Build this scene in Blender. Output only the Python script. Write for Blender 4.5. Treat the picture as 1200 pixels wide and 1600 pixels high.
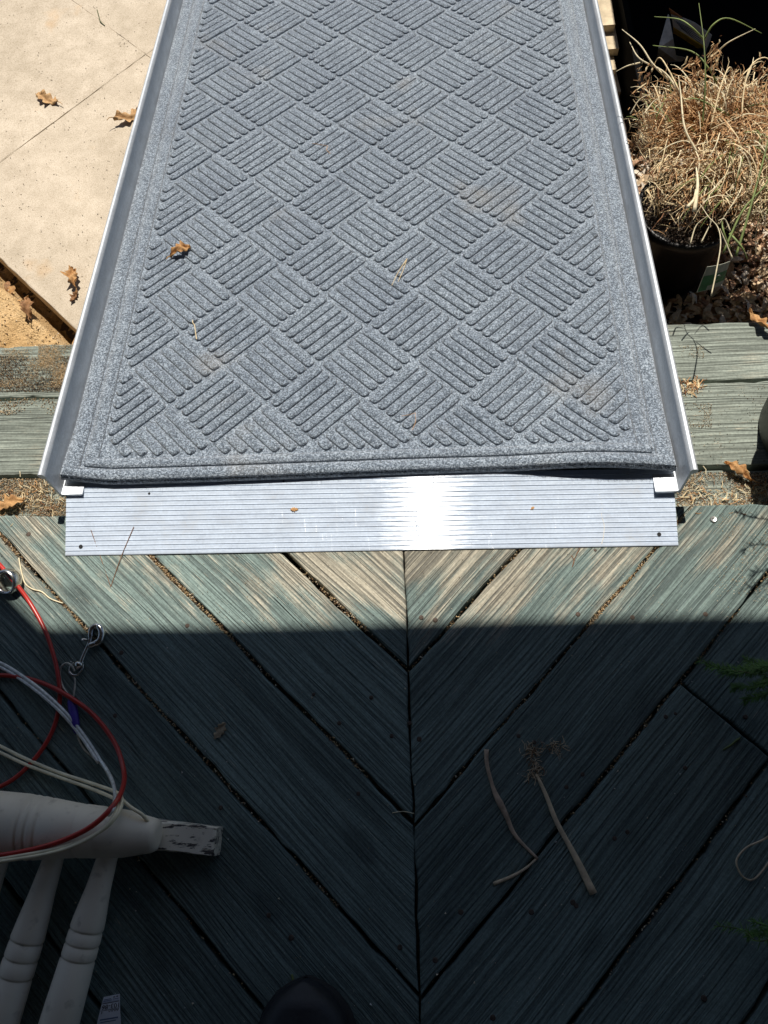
import bpy, bmesh, math, random
import numpy as np
from mathutils import Vector, Matrix

random.seed(7); rng = np.random.default_rng(7)
for o in list(bpy.data.objects): bpy.data.objects.remove(o)
scene = bpy.context.scene
COL = scene.collection

# ------------------------------------------------------------------ camera
F = 1200.0; H = 1.0952
def rotz(a): c, s = math.cos(a), math.sin(a); return np.array([[c, -s, 0], [s, c, 0], [0, 0, 1.]])
def rotx(a): c, s = math.cos(a), math.sin(a); return np.array([[1., 0, 0], [0, c, -s], [0, s, c]])
CM = rotz(math.radians(8.515)) @ rotx(math.radians(21.085)) @ rotz(math.radians(-10.622))
CP = np.array([0.0343, 0.0, H])
cam = bpy.data.objects.new('camera', bpy.data.cameras.new('camera'))
COL.objects.link(cam); scene.camera = cam
cam.data.sensor_fit = 'VERTICAL'; cam.data.sensor_height = 36.0; cam.data.lens = F / 1600 * 36
cam.data.clip_start = 0.01; cam.data.clip_end = 500
mw = Matrix([list(r) + [0] for r in CM] + [[0, 0, 0, 1]]); mw.translation = Vector(CP); cam.matrix_world = mw
def ray(x, y): return CM @ np.array([(x - 600) / F, -(y - 800) / F, -1.0])
def at(x, y, z=0.0):                       # photograph pixel -> point on the level plane z
    d = ray(x, y); return CP + d * (z - CP[2]) / d[2]

# ------------------------------------------------------------------ light
SUN_EL, SUN_AZ = math.radians(60), math.radians(0.9)      # azimuth from +Y towards +X
S = np.array([math.cos(SUN_EL) * math.sin(SUN_AZ), math.cos(SUN_EL) * math.cos(SUN_AZ), math.sin(SUN_EL)])
world = bpy.data.worlds.new('World'); scene.world = world; world.use_nodes = True
wn = world.node_tree.nodes; wl = world.node_tree.links
sky = wn.new('ShaderNodeTexSky'); sky.sky_type = 'NISHITA'; sky.sun_disc = False
sky.sun_elevation = SUN_EL; sky.sun_rotation = SUN_AZ; sky.dust_density = 1.0; sky.ozone_density = 2.5
wl.new(sky.outputs[0], wn['Background'].inputs[0]); wn['Background'].inputs[1].default_value = 0.05
sun = bpy.data.objects.new('sun', bpy.data.lights.new('sun', 'SUN')); COL.objects.link(sun)
sun.data.energy = 5.0; sun.data.angle = math.radians(0.48); sun.data.color = (1.0, 0.935, 0.835)
sun.rotation_euler = Vector(S).to_track_quat('Z', 'Y').to_euler(); sun.location = (0.3, 2.5, 4.5)
vs = scene.view_settings; vs.view_transform = 'Standard'; vs.look = 'None'; vs.gamma = 1; vs.exposure = 0.25
vs.use_curve_mapping = False

# ------------------------------------------------------------------ node helpers
class NT:
    def __init__(self, name):
        self.m = bpy.data.materials.new(name); self.m.use_nodes = True
        self.t = self.m.node_tree; self.b = self.t.nodes['Principled BSDF']
    def n(self, kind, **kw):
        nd = self.t.nodes.new(kind)
        for k, v in kw.items():
            if isinstance(k, str) and hasattr(nd, k): setattr(nd, k, v)
        return nd
    def put(self, sock, v):
        if hasattr(v, 'is_output') or isinstance(v, bpy.types.NodeSocket): self.t.links.new(v, sock)
        elif isinstance(v, (tuple, list)) and len(v) == 3 and sock.type == 'RGBA': sock.default_value = (*v, 1)
        else: sock.default_value = v
    def math(self, op, a, b=0.0, c=0.0, clamp=False):
        nd = self.n('ShaderNodeMath'); nd.operation = op; nd.use_clamp = clamp
        self.put(nd.inputs[0], a); self.put(nd.inputs[1], b); self.put(nd.inputs[2], c); return nd.outputs[0]
    def mix(self, f, a, b, blend='MIX'):
        nd = self.n('ShaderNodeMix'); nd.data_type = 'RGBA'; nd.blend_type = blend
        self.put(nd.inputs[0], f); self.put(nd.inputs[6], a); self.put(nd.inputs[7], b); return nd.outputs[2]
    def coord(self, which='Object'): return self.n('ShaderNodeTexCoord').outputs[which]
    def pos(self): return self.n('ShaderNodeNewGeometry').outputs['Position']
    def map(self, v, scale=(1, 1, 1), loc=(0, 0, 0), rot=(0, 0, 0)):
        nd = self.n('ShaderNodeMapping'); self.put(nd.inputs[0], v)
        nd.inputs[1].default_value = loc; nd.inputs[2].default_value = rot; nd.inputs[3].default_value = scale; return nd.outputs[0]
    def noise(self, v, scale, detail=3, rough=0.55, dist=0.0):
        nd = self.n('ShaderNodeTexNoise'); self.put(nd.inputs['Vector'], v)
        nd.inputs['Scale'].default_value = scale; nd.inputs['Detail'].default_value = detail
        nd.inputs['Roughness'].default_value = rough; nd.inputs['Distortion'].default_value = dist; return nd.outputs[0]
    def voro(self, v, scale, feature='F1', out='Distance', rnd=1.0):
        nd = self.n('ShaderNodeTexVoronoi'); nd.feature = feature; self.put(nd.inputs['Vector'], v)
        nd.inputs['Scale'].default_value = scale; nd.inputs['Randomness'].default_value = rnd; return nd.outputs[out]
    def ramp(self, f, stops):
        nd = self.n('ShaderNodeValToRGB'); self.put(nd.inputs[0], f); cr = nd.color_ramp
        while len(cr.elements) < len(stops): cr.elements.new(0.5)
        for e, (p, c) in zip(cr.elements, stops):
            e.position = p; e.color = (*c, 1) if isinstance(c, (tuple, list)) else (c, c, c, 1)
        return nd.outputs[0]
    def rnd(self): return self.n('ShaderNodeObjectInfo').outputs['Random']
    def bump(self, h, dist=0.001, strength=1.0, normal=None):
        nd = self.n('ShaderNodeBump'); nd.inputs['Strength'].default_value = strength; nd.inputs['Distance'].default_value = dist
        self.put(nd.inputs['Height'], h)
        if normal is not None: self.put(nd.inputs['Normal'], normal)
        return nd.outputs[0]
    def done(self, color=None, rough=None, metal=None, normal=None, **kw):
        b = self.b.inputs
        if color is not None: self.put(b['Base Color'], color)
        if rough is not None: self.put(b['Roughness'], rough)
        if metal is not None: b['Metallic'].default_value = metal
        if normal is not None: self.put(b['Normal'], normal)
        for k, v in kw.items(): self.put(b[k.replace('_', ' ')], v)
        return self.m

def simple(name, col, rough=0.6, var=0.25, scale=60, metal=0.0, bump=0.0, **kw):
    t = NT(name); v = t.coord(); nz = t.noise(v, scale, 4)
    dark = tuple(c * (1 - var) for c in col); lite = tuple(min(1, c * (1 + var)) for c in col)
    c = t.ramp(nz, [(0.3, dark), (0.7, lite)])
    nm = t.bump(nz, bump) if bump else None
    return t.done(c, rough, metal, nm, **kw)

def wood_paint(name, paint, bare, wear=0.45, centre=None, grain=1.0, dark=(0.035, 0.038, 0.036)):
    """weathered painted softwood; the board's length runs along its local x"""
    t = NT(name); r = t.rnd()
    off = t.n('ShaderNodeCombineXYZ'); t.put(off.inputs[0], t.math('MULTIPLY', r, 37.0)); t.put(off.inputs[1], t.math('MULTIPLY', r, 11.3)); t.put(off.inputs[2], t.math('MULTIPLY', r, 5.1))
    va = t.n('ShaderNodeVectorMath'); va.operation = 'ADD'; t.put(va.inputs[0], t.coord()); t.put(va.inputs[1], off.outputs[0]); v = va.outputs[0]
    warp = t.noise(t.map(v, (1.6, 6, 1)), 1.0, 2)                      # slow wander of the grain
    sep = t.n('ShaderNodeSeparateXYZ'); t.put(sep.inputs[0], v)
    yy = t.math('ADD', sep.outputs[1], t.math('MULTIPLY', warp, 0.035))
    cv = t.n('ShaderNodeCombineXYZ'); t.put(cv.inputs[0], sep.outputs[0]); t.put(cv.inputs[1], yy); t.put(cv.inputs[2], 0.0)
    g1 = t.noise(t.map(cv.outputs[0], (2.6, 250, 1)), 1.0, 3, 0.6)      # growth rings
    g2 = t.noise(t.map(cv.outputs[0], (22, 560, 1)), 1.0, 2, 0.6)        # fine fibre
    g3 = t.noise(t.map(cv.outputs[0], (3.0, 70, 1), loc=(3, 9, 0)), 1.0, 3, 0.6)
    groove = t.ramp(g1, [(0.38, 0.0), (0.54, 1.0)])
    crack = t.ramp(g3, [(0.30, 0.0), (0.345, 1.0)])
    kn = t.voro(t.map(v, (4.0, 9.0, 1), loc=(1.7, 0.3, 0)), 1.0, rnd=1.0)
    knot = t.ramp(kn, [(0.09, 0.0), (0.16, 1.0)])
    patch = t.noise(t.map(v, (7, 22, 1)), 1.0, 4, 0.62)
    amt = t.math('ADD', patch, wear - 0.5)
    if centre:
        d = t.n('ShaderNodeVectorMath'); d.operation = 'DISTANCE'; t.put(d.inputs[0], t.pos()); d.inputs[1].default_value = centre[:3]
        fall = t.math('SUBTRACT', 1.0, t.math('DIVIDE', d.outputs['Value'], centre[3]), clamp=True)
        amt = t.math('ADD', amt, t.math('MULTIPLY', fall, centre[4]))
        sy_ = t.n('ShaderNodeSeparateXYZ'); t.put(sy_.inputs[0], t.pos())                 # extra wear over the sunlit strip, painting in its paler lit tone
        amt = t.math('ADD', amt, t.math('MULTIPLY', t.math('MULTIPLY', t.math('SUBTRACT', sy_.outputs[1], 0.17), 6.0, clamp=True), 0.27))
    amt = t.math('ADD', amt, t.math('MULTIPLY', t.math('SUBTRACT', g2, 0.5), 0.5))
    worn_lit = t.ramp(amt, [(0.46, 0.0), (0.66, 1.0)])
    tone = t.noise(t.map(v, (3, 10, 1), loc=(7, 1, 2)), 1.0, 3)
    pcol = t.ramp(tone, [(0.3, tuple(c * 0.74 for c in paint)), (0.7, tuple(c * 1.18 for c in paint))])
    bcol = t.ramp(g1, [(0.3, tuple(c * 0.6 for c in bare)), (0.7, bare)])
    c = t.mix(worn_lit, pcol, bcol)
    br = t.ramp(r, [(0.0, 0.84), (1.0, 1.12)])
    c = t.mix(1.0, c, br, 'MULTIPLY')
    low = t.math('MINIMUM', groove, crack); low = t.math('MINIMUM', low, knot)
    c = t.mix(t.math('MULTIPLY', t.math('SUBTRACT', 1.0, low), 0.48), c, dark)
    fibre = t.ramp(g2, [(0.30, 0.72), (0.70, 1.22)]); c = t.mix(1.0, c, fibre, 'MULTIPLY')
    chip = t.ramp(t.noise(t.map(cv.outputs[0], (26, 420, 1), loc=(1, 4, 0)), 1.0, 3, 0.65), [(0.63, 0.0), (0.70, 1.0)])
    chip = t.math('MULTIPLY', chip, t.ramp(t.noise(t.map(v, (5, 18, 1), loc=(2, 6, 1)), 1.0, 2), [(0.48, 0.0), (0.66, 0.7)]))
    c = t.mix(chip, c, tuple(min(1, x * 1.35) for x in bare))
    mott = t.ramp(t.noise(v, 260, 3, 0.7), [(0.3, 0.80), (0.7, 1.2)]); c = t.mix(1.0, c, mott, 'MULTIPLY')
    h = t.math('ADD', t.math('MULTIPLY', groove, 0.6), t.math('ADD', t.math('MULTIPLY', crack, 0.9), t.math('MULTIPLY', g2, 0.30)))
    h = t.math('ADD', h, t.math('MULTIPLY', knot, 0.25))
    return t.done(c, 0.78, 0.0, t.bump(h, 0.0026 * grain), Specular_IOR_Level=0.28)

MAT = {}
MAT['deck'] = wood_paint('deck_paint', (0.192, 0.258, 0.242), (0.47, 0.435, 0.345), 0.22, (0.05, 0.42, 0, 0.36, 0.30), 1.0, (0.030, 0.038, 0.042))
MAT['step'] = wood_paint('step_paint', (0.265, 0.30, 0.262), (0.42, 0.385, 0.30), 0.36, None, 0.9)
MAT['joist'] = simple('joist_wood', (0.10, 0.08, 0.06), 0.9, 0.3, 20)

def concrete():
    t = NT('concrete'); v = t.pos()
    big = t.noise(v, 2.3, 5, 0.6); mid = t.noise(v, 28, 4, 0.6); fine = t.noise(v, 420, 3, 0.7); pit = t.voro(v, 95)
    c = t.ramp(big, [(0.3, (0.47, 0.405, 0.320)), (0.55, (0.575, 0.500, 0.405)), (0.75, (0.635, 0.555, 0.452))])
    c = t.mix(0.6, c, t.ramp(mid, [(0.3, (0.72, 0.70, 0.66)), (0.7, (1.05, 1.05, 1.05))]), 'MULTIPLY')
    c = t.mix(0.8, c, t.ramp(fine, [(0.32, (0.62, 0.58, 0.50)), (0.52, (1.0, 1.0, 1.0)), (0.75, (1.12, 1.12, 1.12))]), 'MULTIPLY')
    pm = t.math('MULTIPLY', t.ramp(pit, [(0.10, 1.0), (0.2, 0.0)]), t.ramp(t.noise(v, 40, 1), [(0.55, 0.0), (0.62, 1.0)]))
    c = t.mix(t.math('MULTIPLY', pm, 0.75), c, (0.10, 0.075, 0.05))
    rust = t.ramp(t.noise(v, 9, 3), [(0.66, 0.0), (0.78, 0.35)]); c = t.mix(rust, c, (0.55, 0.33, 0.14))
    h = t.math('SUBTRACT', t.math('ADD', t.math('MULTIPLY', fine, 0.5), t.math('MULTIPLY', mid, 0.5)), t.math('MULTIPLY', pm, 0.7))
    return t.done(c, 0.9, 0, t.bump(h, 0.0012), Specular_IOR_Level=0.2)
MAT['concrete'] = concrete()

def carpet(name, lo, mid, hi, dirt=True):
    t = NT(name); v = t.pos()
    cell = t.voro(v, 620, out='Color'); sp = t.n('ShaderNodeSeparateColor'); t.put(sp.inputs[0], cell)
    a = t.noise(v, 900, 2, 0.7); b = t.noise(v, 330, 3, 0.7)
    f = t.math('ADD', t.math('MULTIPLY', sp.outputs[0], 0.42), t.math('ADD', t.math('MULTIPLY', a, 0.26), t.math('MULTIPLY', b, 0.32)))
    c = t.ramp(f, [(0.26, lo), (0.5, mid), (0.72, hi)])
    tone = t.ramp(t.noise(v, 7, 3), [(0.3, (0.86, 0.87, 0.89)), (0.7, (1.08, 1.07, 1.05))]); c = t.mix(1.0, c, tone, 'MULTIPLY')
    if dirt:
        dm = t.math('MULTIPLY', t.ramp(t.noise(v, 5.2, 3), [(0.60, 0.0), (0.76, 0.38)]), t.ramp(a, [(0.4, 0.2), (0.6, 1.0)]))
        c = t.mix(dm, c, (0.36, 0.28, 0.17))
    h = t.math('ADD', t.math('MULTIPLY', a, 0.6), t.math('MULTIPLY', sp.outputs[1], 0.5))
    return t.done(c, 1.0, 0, t.bump(h, 0.0013, 0.9), Specular_IOR_Level=0.12, Sheen_Weight=0.55, Sheen_Roughness=0.55)
MAT['carpet'] = carpet('mat_pile', (0.030, 0.041, 0.056), (0.135, 0.172, 0.222), (0.42, 0.49, 0.575))
MAT['carpet_rib'] = carpet('mat_rib_pile', (0.022, 0.032, 0.045), (0.115, 0.149, 0.195), (0.39, 0.46, 0.545))
MAT['rubber'] = simple('mat_rubber', (0.012, 0.012, 0.014), 0.6, 0.3, 80)

def aluminium(name, rough, aniso, metal=1.0, arot=0.25, base=(0.80, 0.82, 0.85), scr=1.0):
    t = NT(name); uv = t.coord('UV')
    streak = t.noise(t.map(uv, (6, 900, 1)), 1.0, 3, 0.6); blot = t.noise(t.map(uv, (22, 40, 1)), 1.0, 4, 0.65); fine = t.noise(t.pos(), 240, 3, 0.7)
    c = t.ramp(blot, [(0.3, tuple(x * 0.78 for x in base)), (0.7, base)])
    c = t.mix(0.5, c, t.ramp(streak, [(0.3, 0.80), (0.7, 1.06)]), 'MULTIPLY')
    c = t.mix(0.35 * scr, c, t.ramp(fine, [(0.35, 0.7), (0.6, 1.05)]), 'MULTIPLY')
    rg = t.math('ADD', rough, t.math('MULTIPLY', t.math('SUBTRACT', blot, 0.5), 0.12))
    m = t.done(c, rg, metal, t.bump(t.math('ADD', t.math('MULTIPLY', streak, 0.5), t.math('MULTIPLY', fine, 0.35 * scr)), 0.00012), Anisotropic=aniso)
    if aniso:
        tg = t.n('ShaderNodeTangent'); tg.direction_type = 'UV_MAP'; t.put(t.b.inputs['Tangent'], tg.outputs[0])
        t.b.inputs['Anisotropic Rotation'].default_value = arot
    return m
def brushed_flap():
    t = NT('flap_aluminium'); uv = t.coord('UV'); p = t.pos()
    streak = t.noise(t.map(uv, (6, 900, 1)), 1.0, 3, 0.6); blot = t.noise(t.map(uv, (22, 60, 1)), 1.0, 4, 0.65); fine = t.noise(p, 240, 3, 0.7); scr = t.noise(t.map(uv, (160, 14, 1), rot=(0, 0, .5)), 1.0, 2, 0.6)
    c = t.ramp(blot, [(0.3, (0.50, 0.575, 0.69)), (0.7, (0.60, 0.69, 0.82))])
    c = t.mix(0.5, c, t.ramp(streak, [(0.3, 0.82), (0.7, 1.08)]), 'MULTIPLY'); c = t.mix(0.35, c, t.ramp(fine, [(0.35, 0.7), (0.6, 1.05)]), 'MULTIPLY')
    dirt = t.math('MULTIPLY', t.ramp(t.noise(p, 16, 4, .65), [(0.56, 0.0), (0.75, 0.4)]), t.ramp(fine, [(0.4, 0.0), (0.6, 1.0)])); c = t.mix(dirt, c, (0.34, 0.30, 0.24))
    nm = t.bump(t.math('ADD', t.math('MULTIPLY', streak, 0.5), t.math('ADD', t.math('MULTIPLY', fine, 0.06), t.math('MULTIPLY', t.ramp(scr, [(0.66, 0.0), (0.72, 0.5)]), 1.0))), 0.00012)
    df = t.n('ShaderNodeBsdfDiffuse'); t.put(df.inputs['Color'], c); t.put(df.inputs['Normal'], nm)
    gl = t.n('ShaderNodeBsdfAnisotropic'); gl.distribution = 'BECKMANN'; gl.inputs['Color'].default_value = (0.90, 0.92, 0.95, 1)
    gl.inputs['Roughness'].default_value = 0.29; gl.inputs['Anisotropy'].default_value = 0.92; gl.inputs['Rotation'].default_value = FLAP_ROT; t.put(gl.inputs['Normal'], nm)
    tg = t.n('ShaderNodeTangent'); tg.direction_type = 'UV_MAP'; t.put(gl.inputs['Tangent'], tg.outputs[0])
    mx = t.n('ShaderNodeMixShader'); mx.inputs[0].default_value = 0.07; t.t.links.new(df.outputs[0], mx.inputs[1]); t.t.links.new(gl.outputs[0], mx.inputs[2])
    t.t.links.new(mx.outputs[0], t.t.nodes['Material Output'].inputs['Surface']); return t.m
FLAP_ROT = 0.0
MAT['flap'] = brushed_flap()
MAT['rail'] = aluminium('rail_aluminium', 0.50, 0.0, 0.5, base=(0.58, 0.62, 0.67))
MAT['hole'] = simple('hole_dark', (0.008, 0.008, 0.009), 0.8)
MAT['black_plastic'] = simple('black_plastic', (0.0028, 0.0028, 0.003), 0.8, 0.4, 30, Specular_IOR_Level=0.06)
MAT['nursery_pot'] = simple('nursery_pot_plastic', (0.010, 0.010, 0.011), 0.45, 0.4, 30, Specular_IOR_Level=0.4)
MAT['dark_pot'] = simple('dark_pot_plastic', (0.030, 0.032, 0.030), 0.5, 0.35, 25)
MAT['soil'] = simple('soil', (0.060, 0.044, 0.032), 0.95, 0.5, 120, bump=0.003)

def sandmat():
    t = NT('sand'); v = t.pos(); a = t.noise(v, 14, 4, 0.6); b = t.noise(v, 330, 3, 0.7); g = t.voro(v, 260)
    c = t.ramp(a, [(0.3, (0.42, 0.27, 0.125)), (0.55, (0.56, 0.39, 0.205)), (0.75, (0.64, 0.475, 0.28))])
    c = t.mix(0.8, c, t.ramp(b, [(0.3, (0.55, 0.5, 0.42)), (0.6, (1.08, 1.08, 1.08))]), 'MULTIPLY')
    h = t.math('ADD', t.math('MULTIPLY', b, 0.5), g)
    return t.done(c, 0.95, 0, t.bump(h, 0.002), Specular_IOR_Level=0.1)
MAT['sand'] = sandmat()
def groundmat():
    t = NT('ground_earth'); v = t.pos(); a = t.noise(v, 3, 5); b = t.noise(v, 160, 4, 0.7)
    c = t.ramp(a, [(0.3, (0.085, 0.058, 0.036)), (0.7, (0.17, 0.12, 0.075))])
    c = t.mix(0.8, c, t.ramp(b, [(0.3, 0.4), (0.7, 1.2)]), 'MULTIPLY')
    return t.done(c, 0.95, 0, t.bump(b, 0.006))
MAT['earth'] = groundmat()
MAT['grain_tan'] = simple('grain_tan', (0.52, 0.38, 0.21), 0.95, 0.35, 300)
MAT['grain_pale'] = simple('grain_pale', (0.70, 0.60, 0.45), 0.9, 0.25, 300)
MAT['grain_brown'] = simple('grain_brown', (0.20, 0.115, 0.055), 0.95, 0.4, 300)
MAT['grain_dark'] = simple('grain_dark', (0.055, 0.042, 0.034), 0.95, 0.4, 300)
MAT['grain_white'] = simple('grain_white', (0.62, 0.60, 0.56), 0.9, 0.2, 300)
MAT['chip_a'] = simple('chip_tan', (0.60, 0.45, 0.29), 0.9, 0.35, 200)
MAT['chip_b'] = simple('chip_brown', (0.34, 0.20, 0.12), 0.9, 0.4, 200)
MAT['chip_c'] = simple('chip_grey', (0.56, 0.49, 0.40), 0.9, 0.3, 200)
MAT['straw_a'] = simple('straw_tan', (0.70, 0.56, 0.34), 0.8, 0.3, 150)
MAT['straw_b'] = simple('straw_rust', (0.47, 0.27, 0.125), 0.85, 0.35, 150)
MAT['straw_c'] = simple('straw_brown', (0.20, 0.095, 0.045), 0.9, 0.4, 150)
MAT['straw_d'] = simple('straw_pale', (0.72, 0.63, 0.43), 0.75, 0.2, 150)
MAT['grass'] = simple('grass_green', (0.17, 0.22, 0.065), 0.6, 0.35, 60)
MAT['fern'] = simple('fern_green', (0.085, 0.19, 0.035), 0.6, 0.35, 60)
MAT['fern_dark'] = simple('fern_stem', (0.075, 0.09, 0.03), 0.7, 0.3, 60)

def leafmat(name, a, b):
    t = NT(name); v = t.coord(); n1 = t.noise(v, 90, 4, 0.6); n2 = t.noise(v, 420, 3, 0.7)
    c = t.ramp(n1, [(0.3, a), (0.7, b)]); c = t.mix(0.6, c, t.ramp(n2, [(0.3, 0.55), (0.65, 1.1)]), 'MULTIPLY')
    return t.done(c, 0.7, 0, t.bump(n1, 0.002), Specular_IOR_Level=0.25)
MAT['leaf_tan'] = leafmat('leaf_tan', (0.40, 0.23, 0.105), (0.58, 0.38, 0.19))
MAT['leaf_orange'] = leafmat('leaf_orange', (0.33, 0.165, 0.065), (0.56, 0.335, 0.145))
MAT['leaf_brown'] = leafmat('leaf_brown', (0.17, 0.085, 0.04), (0.38, 0.20, 0.09))
MAT['leaf_grey'] = leafmat('leaf_grey', (0.30, 0.24, 0.16), (0.46, 0.38, 0.26))
MAT['red_cable'] = simple('red_vinyl', (0.42, 0.030, 0.022), 0.32, 0.15, 40)
MAT['cream_cable'] = simple('cream_vinyl', (0.86, 0.77, 0.54), 0.4, 0.15, 40)
MAT['clear_cable'] = simple('clear_coated_wire', (0.72, 0.73, 0.70), 0.35, 0.25, 160, 0.25)
MAT['wire'] = simple('steel_wire', (0.50, 0.47, 0.40), 0.4, 0.3, 300, 0.6)
MAT['steel'] = simple('worn_nickel', (0.62, 0.61, 0.58), 0.26, 0.3, 120, 1.0)
MAT['purple'] = simple('purple_sleeve', (0.06, 0.035, 0.30), 0.4, 0.25, 60)
MAT['nail'] = simple('rusty_nail', (0.085, 0.062, 0.048), 0.8, 0.4, 400, 0.2)
MAT['nail_bright'] = simple('zinc_screw', (0.62, 0.62, 0.60), 0.35, 0.2, 300, 0.9)

def chairpaint(name, peel):
    t = NT(name); v = t.coord(); n1 = t.noise(v, 12, 4); n2 = t.noise(t.map(v, (34, 150, 150)), 1.0, 5, 0.65)
    c = t.ramp(n1, [(0.3, (0.76, 0.68, 0.55)), (0.7, (0.88, 0.80, 0.66))])
    spots = t.ramp(t.noise(v, 60, 3), [(0.60, 0.0), (0.74, 0.45)]); c = t.mix(spots, c, (0.33, 0.28, 0.21))
    pm = t.ramp(n2, [(peel, 1.0), (peel + 0.03, 0.0)])
    c = t.mix(pm, c, (0.085, 0.075, 0.070))
    return t.done(c, 0.55, 0, t.bump(t.math('ADD', t.math('SUBTRACT', 1.0, pm), t.math('MULTIPLY', n2, 0.1)), 0.0012))
MAT['chair'] = chairpaint('chair_paint', 0.05)
MAT['chair_peel'] = chairpaint('chair_paint_peeling', 0.43)
MAT['shoe'] = simple('shoe_leather', (0.010, 0.011, 0.016), 0.55, 0.3, 40, bump=0.001)
MAT['sole'] = simple('shoe_sole', (0.012, 0.012, 0.013), 0.8, 0.3, 40)
MAT['paper'] = simple('paper_white', (0.80, 0.83, 0.90), 0.7, 0.06, 40)
MAT['ink'] = simple('ink_black', (0.015, 0.017, 0.03), 0.7, 0.05)
MAT['ink_blue'] = simple('ink_blue', (0.16, 0.22, 0.36), 0.7, 0.05)
MAT['tag_green'] = simple('tag_green', (0.035, 0.16, 0.055), 0.45, 0.3, 90)
MAT['tag_grey'] = simple('tag_grey', (0.34, 0.35, 0.29), 0.5, 0.2, 90)
MAT['card'] = simple('carton_board', (0.55, 0.52, 0.46), 0.85, 0.25, 60)
MAT['card_yellow'] = simple('carton_yellow', (0.75, 0.50, 0.05), 0.7, 0.2, 60)
MAT['card_orange'] = simple('carton_orange', (0.45, 0.16, 0.04), 0.7, 0.2, 60)
MAT['lumber'] = simple('lumber_pale', (0.52, 0.43, 0.30), 0.9, 0.3, 40, bump=0.001)
MAT['siding'] = simple('siding_paint', (0.05, 0.05, 0.052), 0.8, 0.1, 10)
MAT['soffit'] = simple('soffit_paint', (0.04, 0.04, 0.042), 0.9, 0.1, 10)

# ------------------------------------------------------------------ object helpers
def link(o, parent=None):
    COL.objects.link(o)
    if parent is not None: o.parent = parent
    return o
def empty(name, loc=(0, 0, 0), label=None, cat=None, group=None, kind=None):
    o = bpy.data.objects.new(name, None); o.empty_display_size = 0.05; o.location = loc; link(o); tag(o, label, cat, group, kind); return o
def tag(o, label=None, cat=None, group=None, kind=None):
    if label: o['label'] = label
    if cat: o['category'] = cat
    if group: o['group'] = group
    if kind: o['kind'] = kind
    return o
def mesh(name, V, Fc, mats, parent=None, smooth=False, origin=None, mi=None, uv=None):
    """world-space vertices -> one object; a child is stored relative to its parent's location chain"""
    V = np.asarray(V, float).reshape(-1, 3)
    base = np.zeros(3)
    if parent is not None:
        p = parent
        while p is not None: base += np.array(p.location); p = p.parent
    loc = np.zeros(3)
    if parent is None:
        loc = np.array(origin) if origin is not None else np.array([(V[:, 0].min() + V[:, 0].max()) / 2, (V[:, 1].min() + V[:, 1].max()) / 2, V[:, 2].min()])
    elif origin is not None: loc = np.array(origin) - base
    me = bpy.data.meshes.new(name); me.from_pydata((V - base - loc).tolist(), [], Fc)
    for m in (mats if isinstance(mats, (list, tuple)) else [mats]): me.materials.append(MAT[m])
    if mi is not None: me.polygons.foreach_set('material_index', np.asarray(mi, dtype=np.int32))
    if smooth: me.polygons.foreach_set('use_smooth', np.ones(len(me.polygons), dtype=bool))
    if uv is not None:
        l = me.uv_layers.new(name='UVMap'); vi = np.zeros(len(me.loops), dtype=np.int32); me.loops.foreach_get('vertex_index', vi)
        l.data.foreach_set('uv', np.asarray(uv, float)[vi].ravel())
    me.update()
    o = bpy.data.objects.new(name, me); o.location = loc; link(o, parent); return o
class MB:
    def __init__(s): s.V = []; s.F = []; s.M = []
    def add(s, V, Fc, m=0):
        b = len(s.V); s.V.extend([tuple(v) for v in V]); s.F.extend([tuple(i + b for i in f) for f in Fc]); s.M.extend([m] * len(Fc)); return s
    def box(s, c, h, ax=None, m=0):
        c = np.array(c, float); ax = np.eye(3) if ax is None else np.array(ax, float)
        V = [c + ax[0] * h[0] * i + ax[1] * h[1] * j + ax[2] * h[2] * k for i in (-1, 1) for j in (-1, 1) for k in (-1, 1)]
        return s.add(V, [(0, 1, 3, 2), (4, 6, 7, 5), (0, 4, 5, 1), (2, 3, 7, 6), (0, 2, 6, 4), (1, 5, 7, 3)], m)
    def build(s, name, mats, parent=None, **kw): return mesh(name, s.V, s.F, mats, parent, mi=s.M, **kw)
def spline(P, n=6):
    P = [np.array(p, float) for p in P]
    if len(P) < 3: return [P[0] + (P[-1] - P[0]) * k / n for k in range(n + 1)]
    Q = [2 * P[0] - P[1]] + P + [2 * P[-1] - P[-2]]; out = []
    for i in range(1, len(Q) - 2):
        for k in range(n):
            t = k / n; a, b, c, d = Q[i - 1], Q[i], Q[i + 1], Q[i + 2]
            out.append(0.5 * (2 * b + (c - a) * t + (2 * a - 5 * b + 4 * c - d) * t * t + (3 * b - a - 3 * c + d) * t ** 3))
    out.append(P[-1]); return out
def tube(mb, P, r, sides=8, m=0, flat=1.0, up=None, cap=True):
    P = [np.array(p, float) for p in P]; n = len(P); R = r if hasattr(r, '__len__') else [r] * n
    T = [P[min(i + 1, n - 1)] - P[max(i - 1, 0)] for i in range(n)]; T = [t / (np.linalg.norm(t) + 1e-12) for t in T]
    u = np.array(up, float) if up is not None else (np.array([0, 0, 1.]) if abs(T[0][2]) < 0.9 else np.array([1., 0, 0]))
    V = []
    for i in range(n):
        u = u - T[i] * (u @ T[i]); u /= np.linalg.norm(u) + 1e-12; w = np.cross(T[i], u)
        for k in range(sides):
            a = 2 * math.pi * k / sides; V.append(P[i] + w * math.cos(a) * R[i] + u * math.sin(a) * R[i] * flat)
    Fc = [(i * sides + k, i * sides + (k + 1) % sides, (i + 1) * sides + (k + 1) % sides, (i + 1) * sides + k) for i in range(n - 1) for k in range(sides)]
    if cap: Fc += [tuple(range(sides))[::-1], tuple((n - 1) * sides + k for k in range(sides))]
    mb.add(V, Fc, m)
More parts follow.
